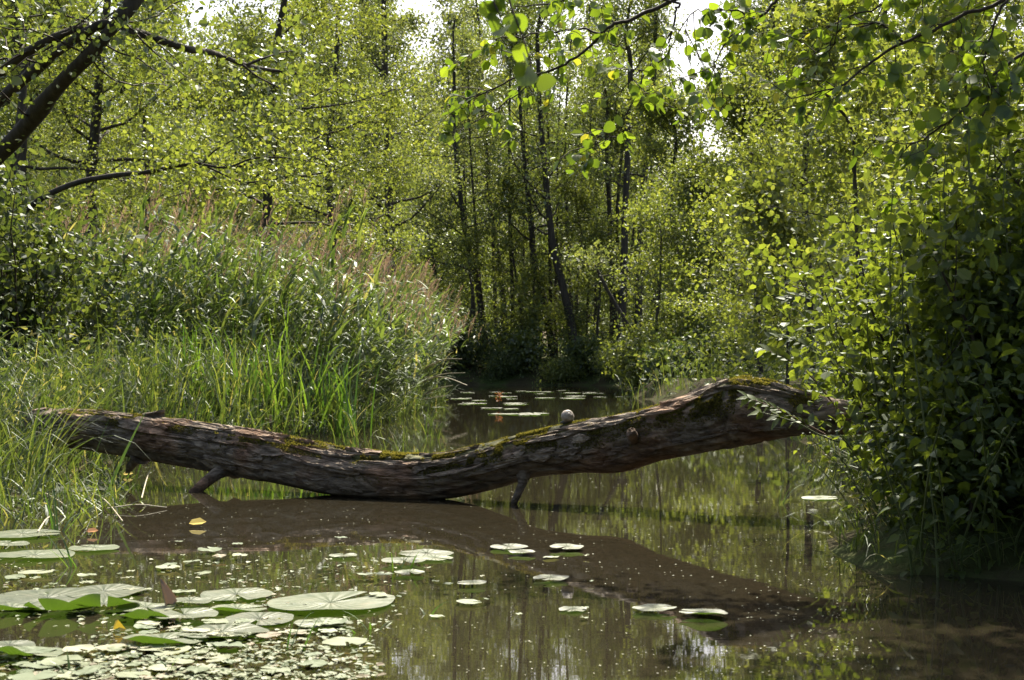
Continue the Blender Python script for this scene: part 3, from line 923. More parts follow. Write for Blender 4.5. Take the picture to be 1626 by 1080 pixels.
rg = np.random.default_rng(52)
p = np.vstack((scatter(1900, -7.2, -1.3, 13.9, 19, rg, .05), scatter(1500, -8, -1.3, 18, 27, rg, .05)))
keep = ((p[:, 1] > 15.2) | (rg.random(len(p)) < .55)) & (p[:, 0] > -.305 * p[:, 1] + rg.normal(0, .25, len(p)))
p = p[keep]
edge = np.clip(bank_dist(p) / 1.4, 0, 1)
hg = rg.uniform(1.5, 2.25, len(p)) * (.68 + .32 * edge) + np.maximum(p[:, 1] - 17, 0) * .022
tip = np.column_stack((rg.normal(.15, .14, len(p)) + (1 - edge) * .45, rg.normal(-.05, .12, len(p)), -.10 * (1 - edge)))
ft = np.column_stack((p, gz(p) - .05))
mb = MB()
cur = reed_leaves(mb, rg, ft, tip, hg, 13)
lf = mb.build('reed_bed', G['reed'], smooth=False)
tag(lf, 'dense bed of tall green reeds filling the left bank behind the log', 'reeds', kind='stuff')
mb = MB()
blades(mb, ft, hg * 1.02, np.full(len(p), .009), np.arctan2(tip[:, 1], tip[:, 0]), np.full(len(p), .02), np.full(len(p), .25), 5, rg)
sb = mb.build('reed_stalks', G['stem'], lf, smooth=False)
tag(sb, kind='stuff')
mb = MB()
sel = rg.random(len(p)) < .38
plume_strips(mb, rg, cur[sel, -1] - np.array((0, 0, .04)), .32)
tag(mb.build('reed_plumes', G['plume'], lf, smooth=False), kind='stuff')

# single reeds along the front and right edge of the bed
def reed_proto(seed, h, lean):
    rng = np.random.default_rng(seed)
    t = thing('reed', 'tall reed stalk with drooping leaves at the outer edge of the reed bed', 'reed', (0, 0, 0), 'reeds along the edge of the bed')
    u = np.linspace(0, 1, 9)
    st = np.column_stack((lean * u ** 2.2, .05 * np.sin(u * 3 + seed), h * u * (1 - .12 * u * lean)))
    m = MB(); tube(m, st, np.linspace(.0055, .002, 9), 5); m.build('stalk', G['stem'], t)
    for k in range(9):
        i = 1.4 + 6.2 * k / 9
        b = st[int(i)] + (st[int(i) + 1] - st[int(i)]) * (i % 1)
        m = MB()
        blades(m, b[None], np.array([rng.uniform(.35, .65)]), np.array([rng.uniform(.026, .040)]), np.array([WIND + rng.normal(0, .9)]), np.array([rng.uniform(.2, .7)]), np.array([rng.uniform(.6, 1.9)]), 6, rng)
        m.build('leaf', G['reed'], t, smooth=False)
    m = MB(); plume_strips(m, rng, st[-1:] + np.array((0, 0, -.05)), .26); m.build('plume', G['plume'], t, smooth=False)
    return t


rp = [reed_proto(60 + k, h, l) for k, (h, l) in enumerate(((2.2, .25), (1.9, .45), (1.6, .6), (2.35, .15), (1.35, .55)))]
rg = np.random.default_rng(61)
spots = []
for k in range(70):
    y = rg.uniform(13.6, 26)
    j = np.interp(y, BANK[8:13, 1], BANK[8:13, 0])
    e = abs(rg.normal(0, .35))
    spots.append((j - .02 - e, y, 0 if e > .5 else (1 if e > .28 else int(rg.choice((1, 2, 4))))))
for k in range(26):
    spots.append((rg.uniform(-5.4, -1.6), rg.uniform(14.6, 16.2), int(rg.choice((0, 3)))))
for k, (x, y, v) in enumerate(spots):
    o = rp[k] if k < 5 else copy_tree(rp[v])
    o.location = (x, y, gz((x, y))[0] - .04)
    o.rotation_euler = (0, 0, rg.normal(0, .35))
    s = rg.uniform(.88, 1.08)
    o.scale = (s, s, s)
    if k >= 70:
        tag(o, 'tall upright plumed reed in the front face of the reed bed', 'reed', 'upright front reeds')
    else:
        tag(o, 'reed bending over the water at the right edge of the bed', 'reed', 'reeds bending over the water')

# lower sedge and meadow grass on the left bank
rg = np.random.default_rng(71)
p = np.vstack((scatter(2300, -6.5, -1.3, 9.5, 15, rg, .0), scatter(1400, -5, -2.3, 7.6, 10.5, rg, .0)))
z = gz(p)
mb = MB()
for k in range(2):
    n = len(p)
    nearf = np.interp(p[:, 1], (8, 11, 14), (.55, .85, .95))
    blades(mb, np.column_stack((p + rg.normal(0, .06, p.shape), z - .02)), rg.uniform(.5, 1.15, n) * nearf, rg.uniform(.008, .018, n), rg.uniform(0, 6.28, n), rg.uniform(.02, .35, n), rg.uniform(.3, 1.7, n), 5, rg)
# small leafy herbs between the blades
c = np.column_stack((p, z))[rg.random(len(p)) < .6]
pos = c + np.column_stack((rg.normal(0, .1, (len(c), 2)), rg.uniform(.05, .75, len(c))))
for k in range(5):
    leaves(mb, pos + rg.normal(0, .09, pos.shape), rg.normal(0, 1, pos.shape), norm(rg.normal(0, .5, pos.shape) + np.array((0, 0, 1))), rg.uniform(.04, .09, len(pos)), LEAFL)
tag(mb.build('meadow_grass', G['grass'], smooth=False), 'tall mixed grass and herbs on the left bank behind the log', 'grass', kind='stuff')

# arching grass in front of the left log end
rg = np.random.default_rng(72)
p = np.column_stack((rg.uniform(-3.2, -2.0, 520), rg.uniform(5.3, 8.0, 520)))
p = p[bank_dist(p) > -.1]
mb = MB()
n = len(p)
blades(mb, np.column_stack((p, np.maximum(gz(p), 0) - .02)), rg.uniform(.4, .95, n), rg.uniform(.005, .011, n), rg.normal(-.3, 1.1, n), rg.uniform(.05, .5, n), rg.uniform(.7, 2.1, n), 7, rg)
tag(mb.build('bank_grass', G['grass'], smooth=False), 'bright arching grass on the near left bank covering the log end', 'grass', kind='stuff')
# low weeds lying at the left water edge under the log
p = np.column_stack((rg.uniform(-2.75, -1.75, 700), rg.uniform(5.6, 8.3, 700)))
p = p[(bank_dist(p) > -.45)]
n = len(p)
mb = MB()
blades(mb, np.column_stack((p, np.full(n, .0))), rg.uniform(.08, .3, n), rg.uniform(.005, .012, n), rg.uniform(0, 6.28, n), rg.uniform(.1, 1.1, n), rg.uniform(.2, 1.3, n), 4, rg)
leaves(mb, np.column_stack((p + rg.normal(0, .04, p.shape), rg.uniform(.01, .10, n))), rg.normal(0, 1, (n, 3)), norm(rg.normal(0, .3, (n, 3)) + np.array((0, 0, 1))), rg.uniform(.02, .05, n), LEAFL)
tag(mb.build('water_weeds', G['grass'], smooth=False), 'low tangled green weeds at the water edge below the left log end', 'weeds', kind='stuff')


rg = np.random.default_rng(73)
p = scatter(2600, -3.2, -1.1, 8.5, 27, rg, -.14, .22)
n = len(p)
mb = MB()
blades(mb, np.column_stack((p, np.maximum(gz(p), 0) - .02)), rg.uniform(.15, .6, n), rg.uniform(.008, .018, n), rg.normal(0, 1.3, n), rg.uniform(.05, .7, n), rg.uniform(.3, 1.9, n), 5, rg)
leaves(mb, np.column_stack((p + rg.normal(0, .06, p.shape), np.maximum(gz(p), 0) + rg.uniform(.01, .25, n))), rg.normal(0, 1, (n, 3)), norm(rg.normal(0, .4, (n, 3)) + np.array((0, 0, 1))), rg.uniform(.03, .08, n), LEAFL)
tag(mb.build('shore_grass', G['grass'], smooth=False), 'ragged grass and weeds along the waterline of the reed bank', 'grass', kind='stuff')


def clump(name, label, cat, x, y, n, ln, wd, mat, seed, az=None, curl=(.1, .8), lean=(.02, .3), spread=.07, z=None, group=None):
    rng = np.random.default_rng(seed)
    zz = max(gz((x, y))[0], -.05) if z is None else z
    t = thing(name, label, cat, (x, y, zz), group)
    for k in range(n):
        m = MB()
        a = rng.uniform(0, 6.28) if az is None else rng.normal(az, .8)
        blades(m, np.array([[rng.normal(0, spread), rng.normal(0, spread), -.03]]), np.array([rng.uniform(*ln)]), np.array([wd * rng.uniform(.7, 1.2)]), np.array([a]),
               np.array([rng.uniform(*lean)]), np.array([rng.uniform(*curl)]), 7, rng)
        m.build('blade', G[mat], t, smooth=False)
    return t


IR = [(545, 690, 13.2, 'broad bladed iris clump at the right front of the reeds above the log'), (500, 692, 13.4, 'iris clump left of the rightmost broad bladed clump'),
      (455, 690, 12.9, 'upright iris clump behind the middle of the left log half'), (400, 688, 12.6, 'dark green iris clump behind the log above the slanting stub'),
      (350, 686, 12.9, 'tall thin iris clump between the dark clump and the left grass'), (300, 684, 12.4, 'shaded iris clump rising behind the pale bark slab'),
      (250, 684, 12.6, 'leftmost iris clump behind the log'), (430, 684, 14.2, 'tall back iris clump whose long blade stands above the others')]
for k, (px, py, Y, lb) in enumerate(IR):
    x = (px - 813) / F * Y
    clump('iris_clump', lb, 'iris', x, Y, 20, (.6, 1.0) if k != 7 else (.9, 1.3), .027, 'iris', 700 + k, spread=.11)
SG = [(650, 716, 8.6, 'small bright sedge tuft standing just behind the mossy dip of the log', .34), (620, 705, 9.8, 'low sedge tuft left behind the mossy dip', .25),
      (565, 700, 11.5, 'sedge tuft at the water edge below the broad bladed irises', .4), (690, 690, 12.5, 'sparse sedge tuft in the water right of the reeds', .35)]
for k, (px, py, Y, lb, ln) in enumerate(SG):
    x = (px - 813) / F * Y
    clump('sedge_tuft', lb, 'sedge', x, Y, 16, (ln * .6, ln * 1.25), .010, 'grass', 720 + k, curl=(.3, 1.8), spread=.06, z=0.0)
for k, (px, Y, ln, lb) in enumerate([(205, 7.9, .55, 'two wide pale blades rising behind the left log end'), (150, 6.9, .5, 'single broad green blade crossing the left log end')]):
    clump('broad_grass', lb, 'grass', (px - 813) / F * Y, Y, 3 - k, (ln * .8, ln), .02, 'iris', 740 + k, az=.4, curl=(.1, .4), lean=(.2, .5), spread=.03, z=0.05)
clump('grass_tussock', 'yellowish grass tussock at the right bank just behind the log hump', 'grass', 3.05, 24.6, 60, (.5, 1.1), .014, 'grass', 760, curl=(.4, 1.8), spread=.28)
clump('grass_tussock', 'smaller grass tussock left of the yellowish tussock on the right bank', 'grass', 2.72, 26.4, 40, (.4, .8), .014, 'grass', 761, curl=(.4, 1.8), spread=.25)

# ------------------------------------------------------------------ the fallen log
LOG = [(58, 650, 702, 8.36), (85, 648, 706, 8.27), (150, 651, 714, 8.0), (250, 664, 730, 7.75), (350, 676, 750, 7.55), (450, 691, 769, 7.3), (550, 710, 789, 7.1), (640, 719, 794, 6.98),
       (710, 719, 792, 6.9), (780, 704, 776, 6.82), (850, 687, 757, 6.74), (920, 671, 753, 6.66), (980, 661, 752, 6.58), (1040, 649, 734, 6.5), (1100, 634, 724, 6.4), (1150, 615, 716, 6.33),
       (1182, 603, 711, 6.28), (1230, 610, 702, 6.2), (1290, 628, 694, 6.1), (1370, 640, 690, 6.0), (1470, 640, 682, 5.85)]
NU, NA = 520, 84
lc = spline([np.append(P(x, (a + b) / 2, Y), (b - a) / 2 / F * Y) for x, a, b, Y in LOG], NU)
LC, LR = lc[:, :3], lc[:, 3]
LT = norm(np.gradient(LC, axis=0))
LS = norm(np.cross(LT, np.array((0, 0, 1.0))))     # towards the camera
LU = np.cross(LS, LT)
if LU[:, 2].mean() < 0:
    LU = -LU
LPX = 813 + LC[:, 0] / LC[:, 1] * F


def log_pt(u, a, off=0.0):
    """u: ring index (float), a: angle from the top towards the camera"""
    u = np.asarray(u, float)
    i = np.clip(u.astype(int), 0, NU - 2)
    f = (u - i)[..., None]
    L = lambda A: A[i] * (1 - f) + A[i + 1] * f
    c, s, up = L(LC), L(LS), L(LU)
    r = LR[i] * (1 - f[..., 0]) + LR[i + 1] * f[..., 0]
    sh = np.shape(a)
    q = np.stack((np.cos(a) * 1.0, np.sin(a) * 1.0, u / NU), -1).reshape(-1, 3)
    al = np.broadcast_to(u / NU * 6.2, sh).ravel()
    rid = np.column_stack((al * 2.2, np.cos(np.ravel(a)) * 4.2, np.sin(np.ravel(a)) * 4.2))
    n1 = fbm(rid, 4, 21)
    n2 = 1 - np.abs(fbm(np.column_stack((al * 3.5 + .6 * n1, np.cos(np.ravel(a)) * 7, np.sin(np.ravel(a)) * 7)), 3, 33))
    n3 = vnoise(np.column_stack((al * 1.1, np.cos(np.ravel(a)) * 1.3, np.sin(np.ravel(a)) * 1.3)), 8)
    dsp = (.10 * n3 + .05 * n1 - .11 * np.clip(n2 - .70, 0, 1) * 2).reshape(sh)
    rr = r * (1 + dsp) + off
    sq = 1.0
    return c + up * (rr * np.cos(a))[..., None] + s * (rr * np.sin(a) * .98)[..., None]


log = thing('fallen_log', 'long mossy fallen trunk lying across the stream from bank to bank', 'log', (LC[NU // 2][0], LC[NU // 2][1], 0.0))
lb0 = np.array(log.location)
uu, aa_ = np.meshgrid(np.arange(NU), np.arange(NA) / NA * 2 * np.pi, indexing='ij')
lv = log_pt(uu, aa_)
i, j = np.meshgrid(np.arange(NU - 1), np.arange(NA), indexing='ij')
j2 = (j + 1) % NA
lf_ = np.stack((i * NA + j, i * NA + j2, (i + 1) * NA + j2, (i + 1) * NA + j), -1).reshape(-1, 4)
mb = MB().add(lv.reshape(-1, 3) - lb0, lf_)
mb.add(lv[0] - lb0, [list(range(NA))]); mb.add(lv[-1] - lb0, [list(range(NA))[::-1]])
tk = mb.build('trunk', G['log'], log)
# where moss grows: upper side, in stretches
MOSS = [(110, 310, .24), (310, 400, .16), (400, 480, .22), (480, 560, .2), (550, 770, .42), (770, 970, .48), (960, 1060, .2), (1060, 1190, .42), (1180, 1300, .2)]
mo = np.zeros((NU, NA))
ang = np.minimum(aa_, 2 * np.pi - aa_)
for x0, x1, m_ in MOSS:
    w = np.clip((LPX - x0) / 30 + .5, 0, 1) * np.clip((x1 - LPX) / 30 + .5, 0, 1)
    mo = np.maximum(mo, w[:, None] * (m_ + .22) * np.clip(1.7 - ang / .75, 0, 1))
at = tk.data.attributes.new('moss', 'FLOAT', 'POINT')
arr = np.zeros(len(tk.data.vertices), np.float32)
arr[:NU * NA] = mo.ravel()
at.data.foreach_set('value', arr)


def ux(px):
    return float(np.interp(px, LPX, np.arange(NU)))


# moss tufts
rg = np.random.default_rng(81)
mp_, md_ = [], []
for x0, x1, m_ in MOSS:
    n = int((x1 - x0) * 150 * m_ / .35)
    u = rg.uniform(ux(x0), ux(x1), n)
    a = np.where(rg.random(n) < .75, rg.normal(.3, .5, n), rg.normal(.85, .35, n))
    p0 = log_pt(u, a, 0.0)
    keep = vnoise(p0 * 9, 4) + .6 * vnoise(p0 * 30, 5) > (.15 - m_)
    mp_.append(p0[keep]); md_.append((log_pt(u, a, .05) - p0)[keep])
mp_, md_ = np.vstack(mp_), norm(np.vstack(md_))
mb = MB()
leaves(mb, mp_ - lb0 - md_ * .002, md_ + rg.normal(0, .55, md_.shape), norm(rg.normal(0, 1, md_.shape)), rg.uniform(.005, .013, len(mp_)), (np.array(((0, .35, 0), (0, -.35, 0), (1, 0, 0))), [np.array(((0, 1, 2),))]))
tag(mb.build('moss', G['moss'], log, smooth=False), kind='stuff')

# bark plates still clinging to the trunk, each a slab of its own
def bark_plate(u0, u1, a0, a1, th, seed, lift=0.0):
    rng = np.random.default_rng(seed)
    nu, na = 9, 5
    U, A = np.meshgrid(np.linspace(0, 1, nu), np.linspace(0, 1, na), indexing='ij')
    e0 = np.cumsum(rng.normal(0, .07, nu)) * .8
    e1 = np.cumsum(rng.normal(0, .07, nu)) * .8
    pin = np.sin(np.linspace(0.25, np.pi - .25, nu)) ** .5
    A2 = .5 + (A - .5) * pin[:, None] + (e0[:, None] * (1 - A) + e1[:, None] * A)
    U2 = U + rng.normal(0, .03, U.shape)
    uw = u0 + (u1 - u0) * U2
    aw = a0 + (a1 - a0) * A2
    top = log_pt(uw, aw, th + lift * U2 + .002 * rng.normal(0, 1, U.shape))
    bot = log_pt(uw, aw, -.006)
    v = np.concatenate((top.reshape(-1, 3), bot.reshape(-1, 3)))
    n = nu * na
    i, j = np.meshgrid(np.arange(nu - 1), np.arange(na - 1), indexing='ij')
    f = np.stack((i * na + j, i * na + j + 1, (i + 1) * na + j + 1, (i + 1) * na + j), -1).reshape(-1, 4)
    rim = [i_ * na for i_ in range(nu)] + [(nu - 1) * na + j_ for j_ in range(1, na)] + [i_ * na + na - 1 for i_ in range(nu - 2, -1, -1)] + [j_ for j_ in range(na - 2, 0, -1)]
    s = np.array([(rim[k], rim[(k + 1) % len(rim)], rim[(k + 1) % len(rim)] + n, rim[k] + n) for k in range(len(rim))])
    m = MB().add(v - lb0, f)
    m.f.append(s.astype(np.int32))
    return m


rg = np.random.default_rng(91)
plates = []
for k in range(130):
    px = rg.uniform(60, 1290)
    ln = 24 + 110 * rg.random() ** 2
    a = rg.uniform(.2, 2.2)
    da = rg.uniform(.12, .38)
    if 960 < px < 1160 and a > .7 and rg.random() < .7:
        continue     # bare wood
    plates.append((px, ln, a, da, rg.uniform(.004, .012)))
plates += [(245, 70, 1.0, .5, .014), (255, 50, .55, .3, .012), (330, 90, .5, .25, .013), (400, 90, .5, .22, .013), (1075, 70, .72, .3, .012), (990, 60, .8, .25, .01), (540, 30, .75, .35, .016), (1120, 110, .35, .3, .014)]
for k, (px, ln, a, da, th) in enumerate(plates):
    bark_plate(ux(px - ln / 2), ux(px + ln / 2), a - da / 2, a + da / 2, th, 1000 + k).build('bark_plate', G['flake' if (k % 3 == 0 or k >= len(plates) - 8) else 'log'], log, smooth=False)
# a curled chip standing off the top
bark_plate(ux(228), ux(256), -.25, .35, .012, 1500, .03).build('bark_chip', G['log'], log, smooth=False)


def stub(pts, ra, rb, name='branch_stub'):
    w = spline(pts, 10)
    w += np.random.default_rng(int(ra * 1e5)).normal(0, ra * .06, w.shape)
    rs_ = np.linspace(ra, rb, 10); rs_[:3] *= (1.9, 1.45, 1.15); rs_[-1] *= .35; rs_[-2] *= .8
    m = MB(); tube(m, w - lb0, rs_, 9); return m.build(name, G['log'], log)


stub([P(372, 738, 7.5), P(345, 752, 7.4), P(312, 778, 7.33), P(300, 792, 7.3)], .040, .020)
stub([P(832, 752, 6.72), P(829, 770, 6.68), P(818, 795, 6.66), P(815, 806, 6.66)], .024, .013)
stub([P(222, 722, 7.8), P(212, 735, 7.85), P(200, 750, 7.9)], .035, .018)
stub([P(1010, 705, 6.5), P(1003, 690, 6.36), P(1000, 684, 6.33)], .03, .02)

# ------------------------------------------------------------------ snail on the log
u = ux(908)
top = log_pt(np.array([u]), np.array([.1]))[0]
sn = thing('snail', 'round pale snail shell sitting on top of the log', 'snail', top)
nt, npn = 40, 22
sv = []
for i_ in range(npn):
    po = math.pi * i_ / (npn - 1)
    for j_ in range(nt):
        az_ = 2 * math.pi * j_ / nt
        w_ = (po / math.pi * 3.4 - az_ / (2 * math.pi)) % 1.0          # whorls winding down from the apex
        groove = min(w_, 1 - w_)
        r_ = .029 * (.90 + .13 * min(1, groove * 4.5)) * (1 + .10 * (po / math.pi))
        sv.append((r_ * math.sin(po) * math.cos(az_), r_ * math.sin(po) * math.sin(az_), r_ * math.cos(po) * .92))
sf = [(i_ * nt + j_, i_ * nt + (j_ + 1) % nt, (i_ + 1) * nt + (j_ + 1) % nt, (i_ + 1) * nt + j_) for i_ in range(npn - 1) for j_ in range(nt)]
sh = MB().add(sv, sf).build('shell', G['shell'], sn)
sh.location = (0, 0, .034); sh.rotation_euler = (1.0, .35, .3)
bd = spline([(-.034, 0, .004), (-.02, 0, .006), (0, 0, .009), (.02, 0, .008), (.036, -.004, .006)], 12)
m = MB(); tube(m, bd, np.array((.002, .005, .008, .010, .011, .011, .011, .010, .010, .009, .007, .003)), 9); m.build('body', G['snailbody'], sn)

# ------------------------------------------------------------------ lily pads and floating things
def pad_mesh(rng, r, wave=.006, curl=0.0, curl_az=-1.57, notch=.28, curl_w=.9):
    seg, rings = 44, 7
    na_ = rng.uniform(0, 6.28)
    a = na_ + notch / 2 + (2 * np.pi - notch) * np.arange(seg + 1) / seg
    v = [np.array((0, 0, .004))]
    ph = rng.uniform(0, 6.28, 3)
    for k in range(1, rings + 1):
        q = k / rings
        el = 1 + .03 * np.sin(2 * a + ph[0]) + .02 * np.sin(5 * a + ph[1])
        tipn = 1 + .08 * np.exp(-((np.arange(seg + 1) - 1.5) / 2.0) ** 2) + .08 * np.exp(-((np.arange(seg + 1) - seg + 1.5) / 2.0) ** 2)
        rr = r * q * el * tipn
        z = .004 + wave * q ** 2 * (np.sin(3 * a + ph[2]) + .6 * np.sin(7 * a + ph[0])) * .5 + wave * .35
        if curl:
            w = np.exp(-((np.angle(np.exp(1j * (a - curl_az)))) / curl_w) ** 2)
            bend = curl * w * np.clip(q - .55, 0, 1) / .45
            z = z + r * .45 * np.sin(bend)
            rr = rr - r * .45 * (1 - np.cos(bend)) * 1.2
        v += list(np.column_stack((rr * np.cos(a), rr * np.sin(a), np.maximum(z, .003))))
    n1 = seg + 1
    m = MB()
    v = np.array(v)
    m.add(v, np.array([(0, 1 + s, 2 + s) for s in range(seg)]))
    f = [(1 + (k - 1) * n1 + s, 1 + k * n1 + s, 1 + k * n1 + s + 1, 1 + (k - 1) * n1 + s + 1) for k in range(1, rings) for s in range(seg)]
    m.f.append(np.array(f, np.int32))
    return m


PADS = [
    (75, 953, 190, 0, 'largest flat lily pad at the left edge of the front raft'), (165, 943, 128, 0, 'lily pad with a brown crumb at the back of the front raft'), (18, 972, 92, .9, 'shiny domed lily pad at the left border in the front raft'),
    (100, 972, 120, 1.6, 'lily pad with its near edge curled up green, left one'), (165, 968, 110, 1.9, 'lily pad with the tallest curled up green edge'), (232, 968, 92, 0, 'lily pad under the brown cone shaped leaf'),
    (235, 985, 95, 1.5, 'lily pad with curled green edge right of the yellow folded leaf'), (375, 949, 112, 0, 'long lily pad behind the front raft at right'), (302, 961, 70, .4, 'small smooth lily pad right of the brown cone shaped leaf'),
    (292, 985, 108, .3, 'lily pad with reddish crumbs in the middle of the front raft'), (376, 970, 88, .8, 'lily pad with darker near rim right of the raft middle'), (412, 987, 112, 0, 'pale lily pad at the right end of the front raft'),
    (352, 1011, 142, .4, 'broad shiny lily pad at the front right of the raft'), (258, 1025, 128, 1.0, 'notched lily pad with dark green near rim at the front'), (45, 1046, 110, 1.1, 'lily pad with bright raised rim at the lower left corner'),
    (15, 1028, 80, 0, 'dull lily pad at the left border above the lower left corner'), (525, 961, 200, .2, 'wide pale lily pad standing alone right of the front raft'), (512, 995, 88, 0, 'thin lily pad below the wide pale one'),
    (35, 852, 112, 0, 'upper lily pad of the left border group'), (12, 869, 66, 0, 'small lily pad in the left border group'), (55, 884, 124, .3, 'lower lily pad of the left border group'), (150, 873, 76, 0, 'narrow lily pad reaching right from the left border group'),
    (808, 872, 62, 0, 'left pad of the touching pair in the log reflection'), (829, 881, 42, 0, 'right pad of the touching pair in the log reflection'), (900, 874, 56, 0, 'single oval pad right of the touching pair'),
    (678, 881, 84, 0, 'pale pad beside the thin stems left of the touching pair'), (690, 889, 56, 0, 'small pad overlapping the pale pad by the thin stems'), (875, 922, 58, 0, 'pad at the lower edge of the log reflection'),
    (1038, 972, 66, 0, 'whitish pad left of the bright sky reflection'), (1118, 981, 74, .5, 'tilted shiny pad above the bright sky reflection'), (910, 970, 46, 0, 'small whitish pad below the log reflection'),
    (545, 885, 44, 0, 'little pad left of the thin stems'), (650, 913, 50, 0, 'little pad below the thin stems'), (750, 931, 46, 0, 'little pad in the middle of the front water'), (640, 896, 70, 0, 'dull half sunk pad below the pale pad by the stems'),
    (1300, 792, 56, 0, 'pale pad beside the bush under the right log end'), (160, 768, 74, 0, 'pale pad among weeds below the left log end'), (130, 779, 90, 0, 'long pad in front of the pale pad among the weeds')]
rg = np.random.default_rng(121)
for k, (px, py, w, curl, lb) in enumerate(PADS):
    Y = WY(py)
    r = w / 2 / F * Y
    m = pad_mesh(rg, r, rg.uniform(.002, .005) * (1 if w > 90 else .5), curl * .62, -1.57 + rg.normal(0, .3))
    o = m.build('lily_pad', G['pad'])
    o.location = ((px - 813) / F * Y, Y, .001 + .0022 * (k % 5))
    o.rotation_euler = (rg.normal(0, .012), rg.normal(0, .012), 0)
    tag(o, lb, 'lily pad', 'lily pads')
# distant pads on the far water
rg = np.random.default_rng(122)
fp = [(rg.normal(800, 60), rg.uniform(629, 637)) for k in range(10)] + [(rg.uniform(860, 1010), rg.uniform(627, 634)) for k in range(9)] + [(rg.uniform(680, 850), rg.uniform(640, 650)) for k in range(9)] + \
     [(rg.uniform(790, 860), rg.uniform(655, 661)) for k in range(6)] + [(rg.uniform(720, 960), rg.uniform(620, 626)) for k in range(12)]
pm = [pad_mesh(rg, .17, .004).mesh('lily_pad') for k in range(3)]
for m in pm:
    m.materials.append(G['pad'])
for k, (px, py) in enumerate(fp):
    Y = WY(py)
    o = link('lily_pad', pm[k % 3], None, ((px - 813) / F * Y, Y, .002 + .001 * (k % 4)))
    s = rg.uniform(.6, 1.5)
    o.scale = (s, s, 1); o.rotation_euler = (0, 0, rg.uniform(0, 6))
    tag(o, 'small distant lily pad floating on the far water beyond the log', 'lily pad', 'far lily pads')

# small floating leaves around the raft, single ones
sm = []
for k in range(6):
    m = pad_mesh(rg, .022, .0022, .35 if k % 3 == 0 else 0, rg.uniform(0, 6), notch=.5).mesh('floating_leaf')
    m.materials.append(G['floatleaf']); sm.append(m)
sp = [(rg.uniform(230, 560), rg.uniform(992, 1085)) for k in range(110)] + [(rg.uniform(0, 300), rg.uniform(1035, 1085)) for k in range(45)] + [(rg.uniform(0, 620), rg.uniform(895, 945)) for k in range(22)] + \
     [(rg.uniform(560, 1000), rg.uniform(880, 990)) for k in range(16)] + [(rg.uniform(280, 700), rg.uniform(860, 900)) for k in range(10)]
for k, (px, py) in enumerate(sp):
    Y = WY(py)
    o = link('floating_leaf', sm[k % 6], None, ((px - 813) / F * Y, Y, .003 + .0015 * (k % 7)))
    s = .35 + 1.5 * rg.random() ** 2.2
    o.scale = (s * rg.uniform(.7, 1.5), s, rg.uniform(.6, 1.2)); o.rotation_euler = (rg.normal(0, .03), rg.normal(0, .03), rg.uniform(0, 6))
    grp = 'in the dense raft at the lower left' if (py > 990 and px < 560) else ('on the open water in the middle foreground' if px > 560 else 'on the water behind the front lily raft')
    tag(o, 'small pale floating leaf ' + grp, 'floating leaf', 'small floating leaves ' + grp)
# duckweed specks
n = 3000
sx = rg.uniform(0, 1400, n); sy = 700 + 380 * rg.random(n) ** 1.2
Y = WY(sy)
kp = vnoise(np.column_stack((sx / 120, sy / 14, 0 * sx)), 9) + .6 * vnoise(np.column_stack((sx / 30, sy / 5, 0 * sx)), 10) > rg.uniform(-.5, .5, n)
sx, sy, Y = sx[kp], sy[kp], Y[kp]
n = len(sx)
pos = np.column_stack(((sx - 813) / F * Y, Y, np.full(n, .0035)))
a = rg.uniform(0, 6.28, n)
mb = MB()
leaves(mb, pos, np.column_stack((np.cos(a), np.sin(a), 0 * a)), np.tile((0, 0, 1.0), (n, 1)), rg.uniform(.003, .009, n) * (Y / 6) ** .5, (LEAF6[0] * np.array((1, 1, .1)), LEAF6[1]))
tag(mb.build('duckweed', G['speck'], smooth=False), 'tiny pale duckweed specks strewn over the water', 'duckweed', kind='stuff')


n = 3400
sx = np.concatenate((rg.uniform(150, 600, 1900), rg.uniform(-20, 330, 900), rg.uniform(0, 640, 600)))
sy = np.concatenate((1000 + 95 * rg.random(1900) ** .8, rg.uniform(1035, 1095, 900), rg.uniform(890, 1000, 600)))
kp = vnoise(np.column_stack((sx / 45, sy / 9, 0 * sx)), 3) > -.25
sx, sy = sx[kp], sy[kp]
n = len(sx)
Y = WY(sy)
a = rg.uniform(0, 6.28, n)
mb = MB()
leaves(mb, np.column_stack(((sx - 813) / F * Y, Y, rg.uniform(.002, .009, n))), np.column_stack((np.cos(a), np.sin(a), rg.normal(0, .12, n))), np.column_stack((rg.normal(0, .12, (n, 2)), np.ones(n))), rg.uniform(.006, .024, n), LEAF6)
tag(mb.build('floating_bits', G['floatleaf'], smooth=False), 'carpet of tiny leaf bits floating round the front lily pads', 'plant bits', kind='stuff')


def cone_leaf():
    m = MB()
    n, k = 14, 8
    v = []
    for i in range(k):
        q = i / (k - 1)
        for j in range(n):
            a = -1.9 + 3.8 * j / (n - 1)
            r = .036 * (1 - q) ** .8 * (1 - .25 * math.cos(a)) + .003
            v.append((.085 * q + .006 * math.sin(5 * a), r * math.sin(a) * .8, r * math.cos(a) + .01))
    f = [(i * n + j, i * n + j + 1, (i + 1) * n + j + 1, (i + 1) * n + j) for i in range(k - 1) for j in range(n - 1)]
    return m.add(v, f)


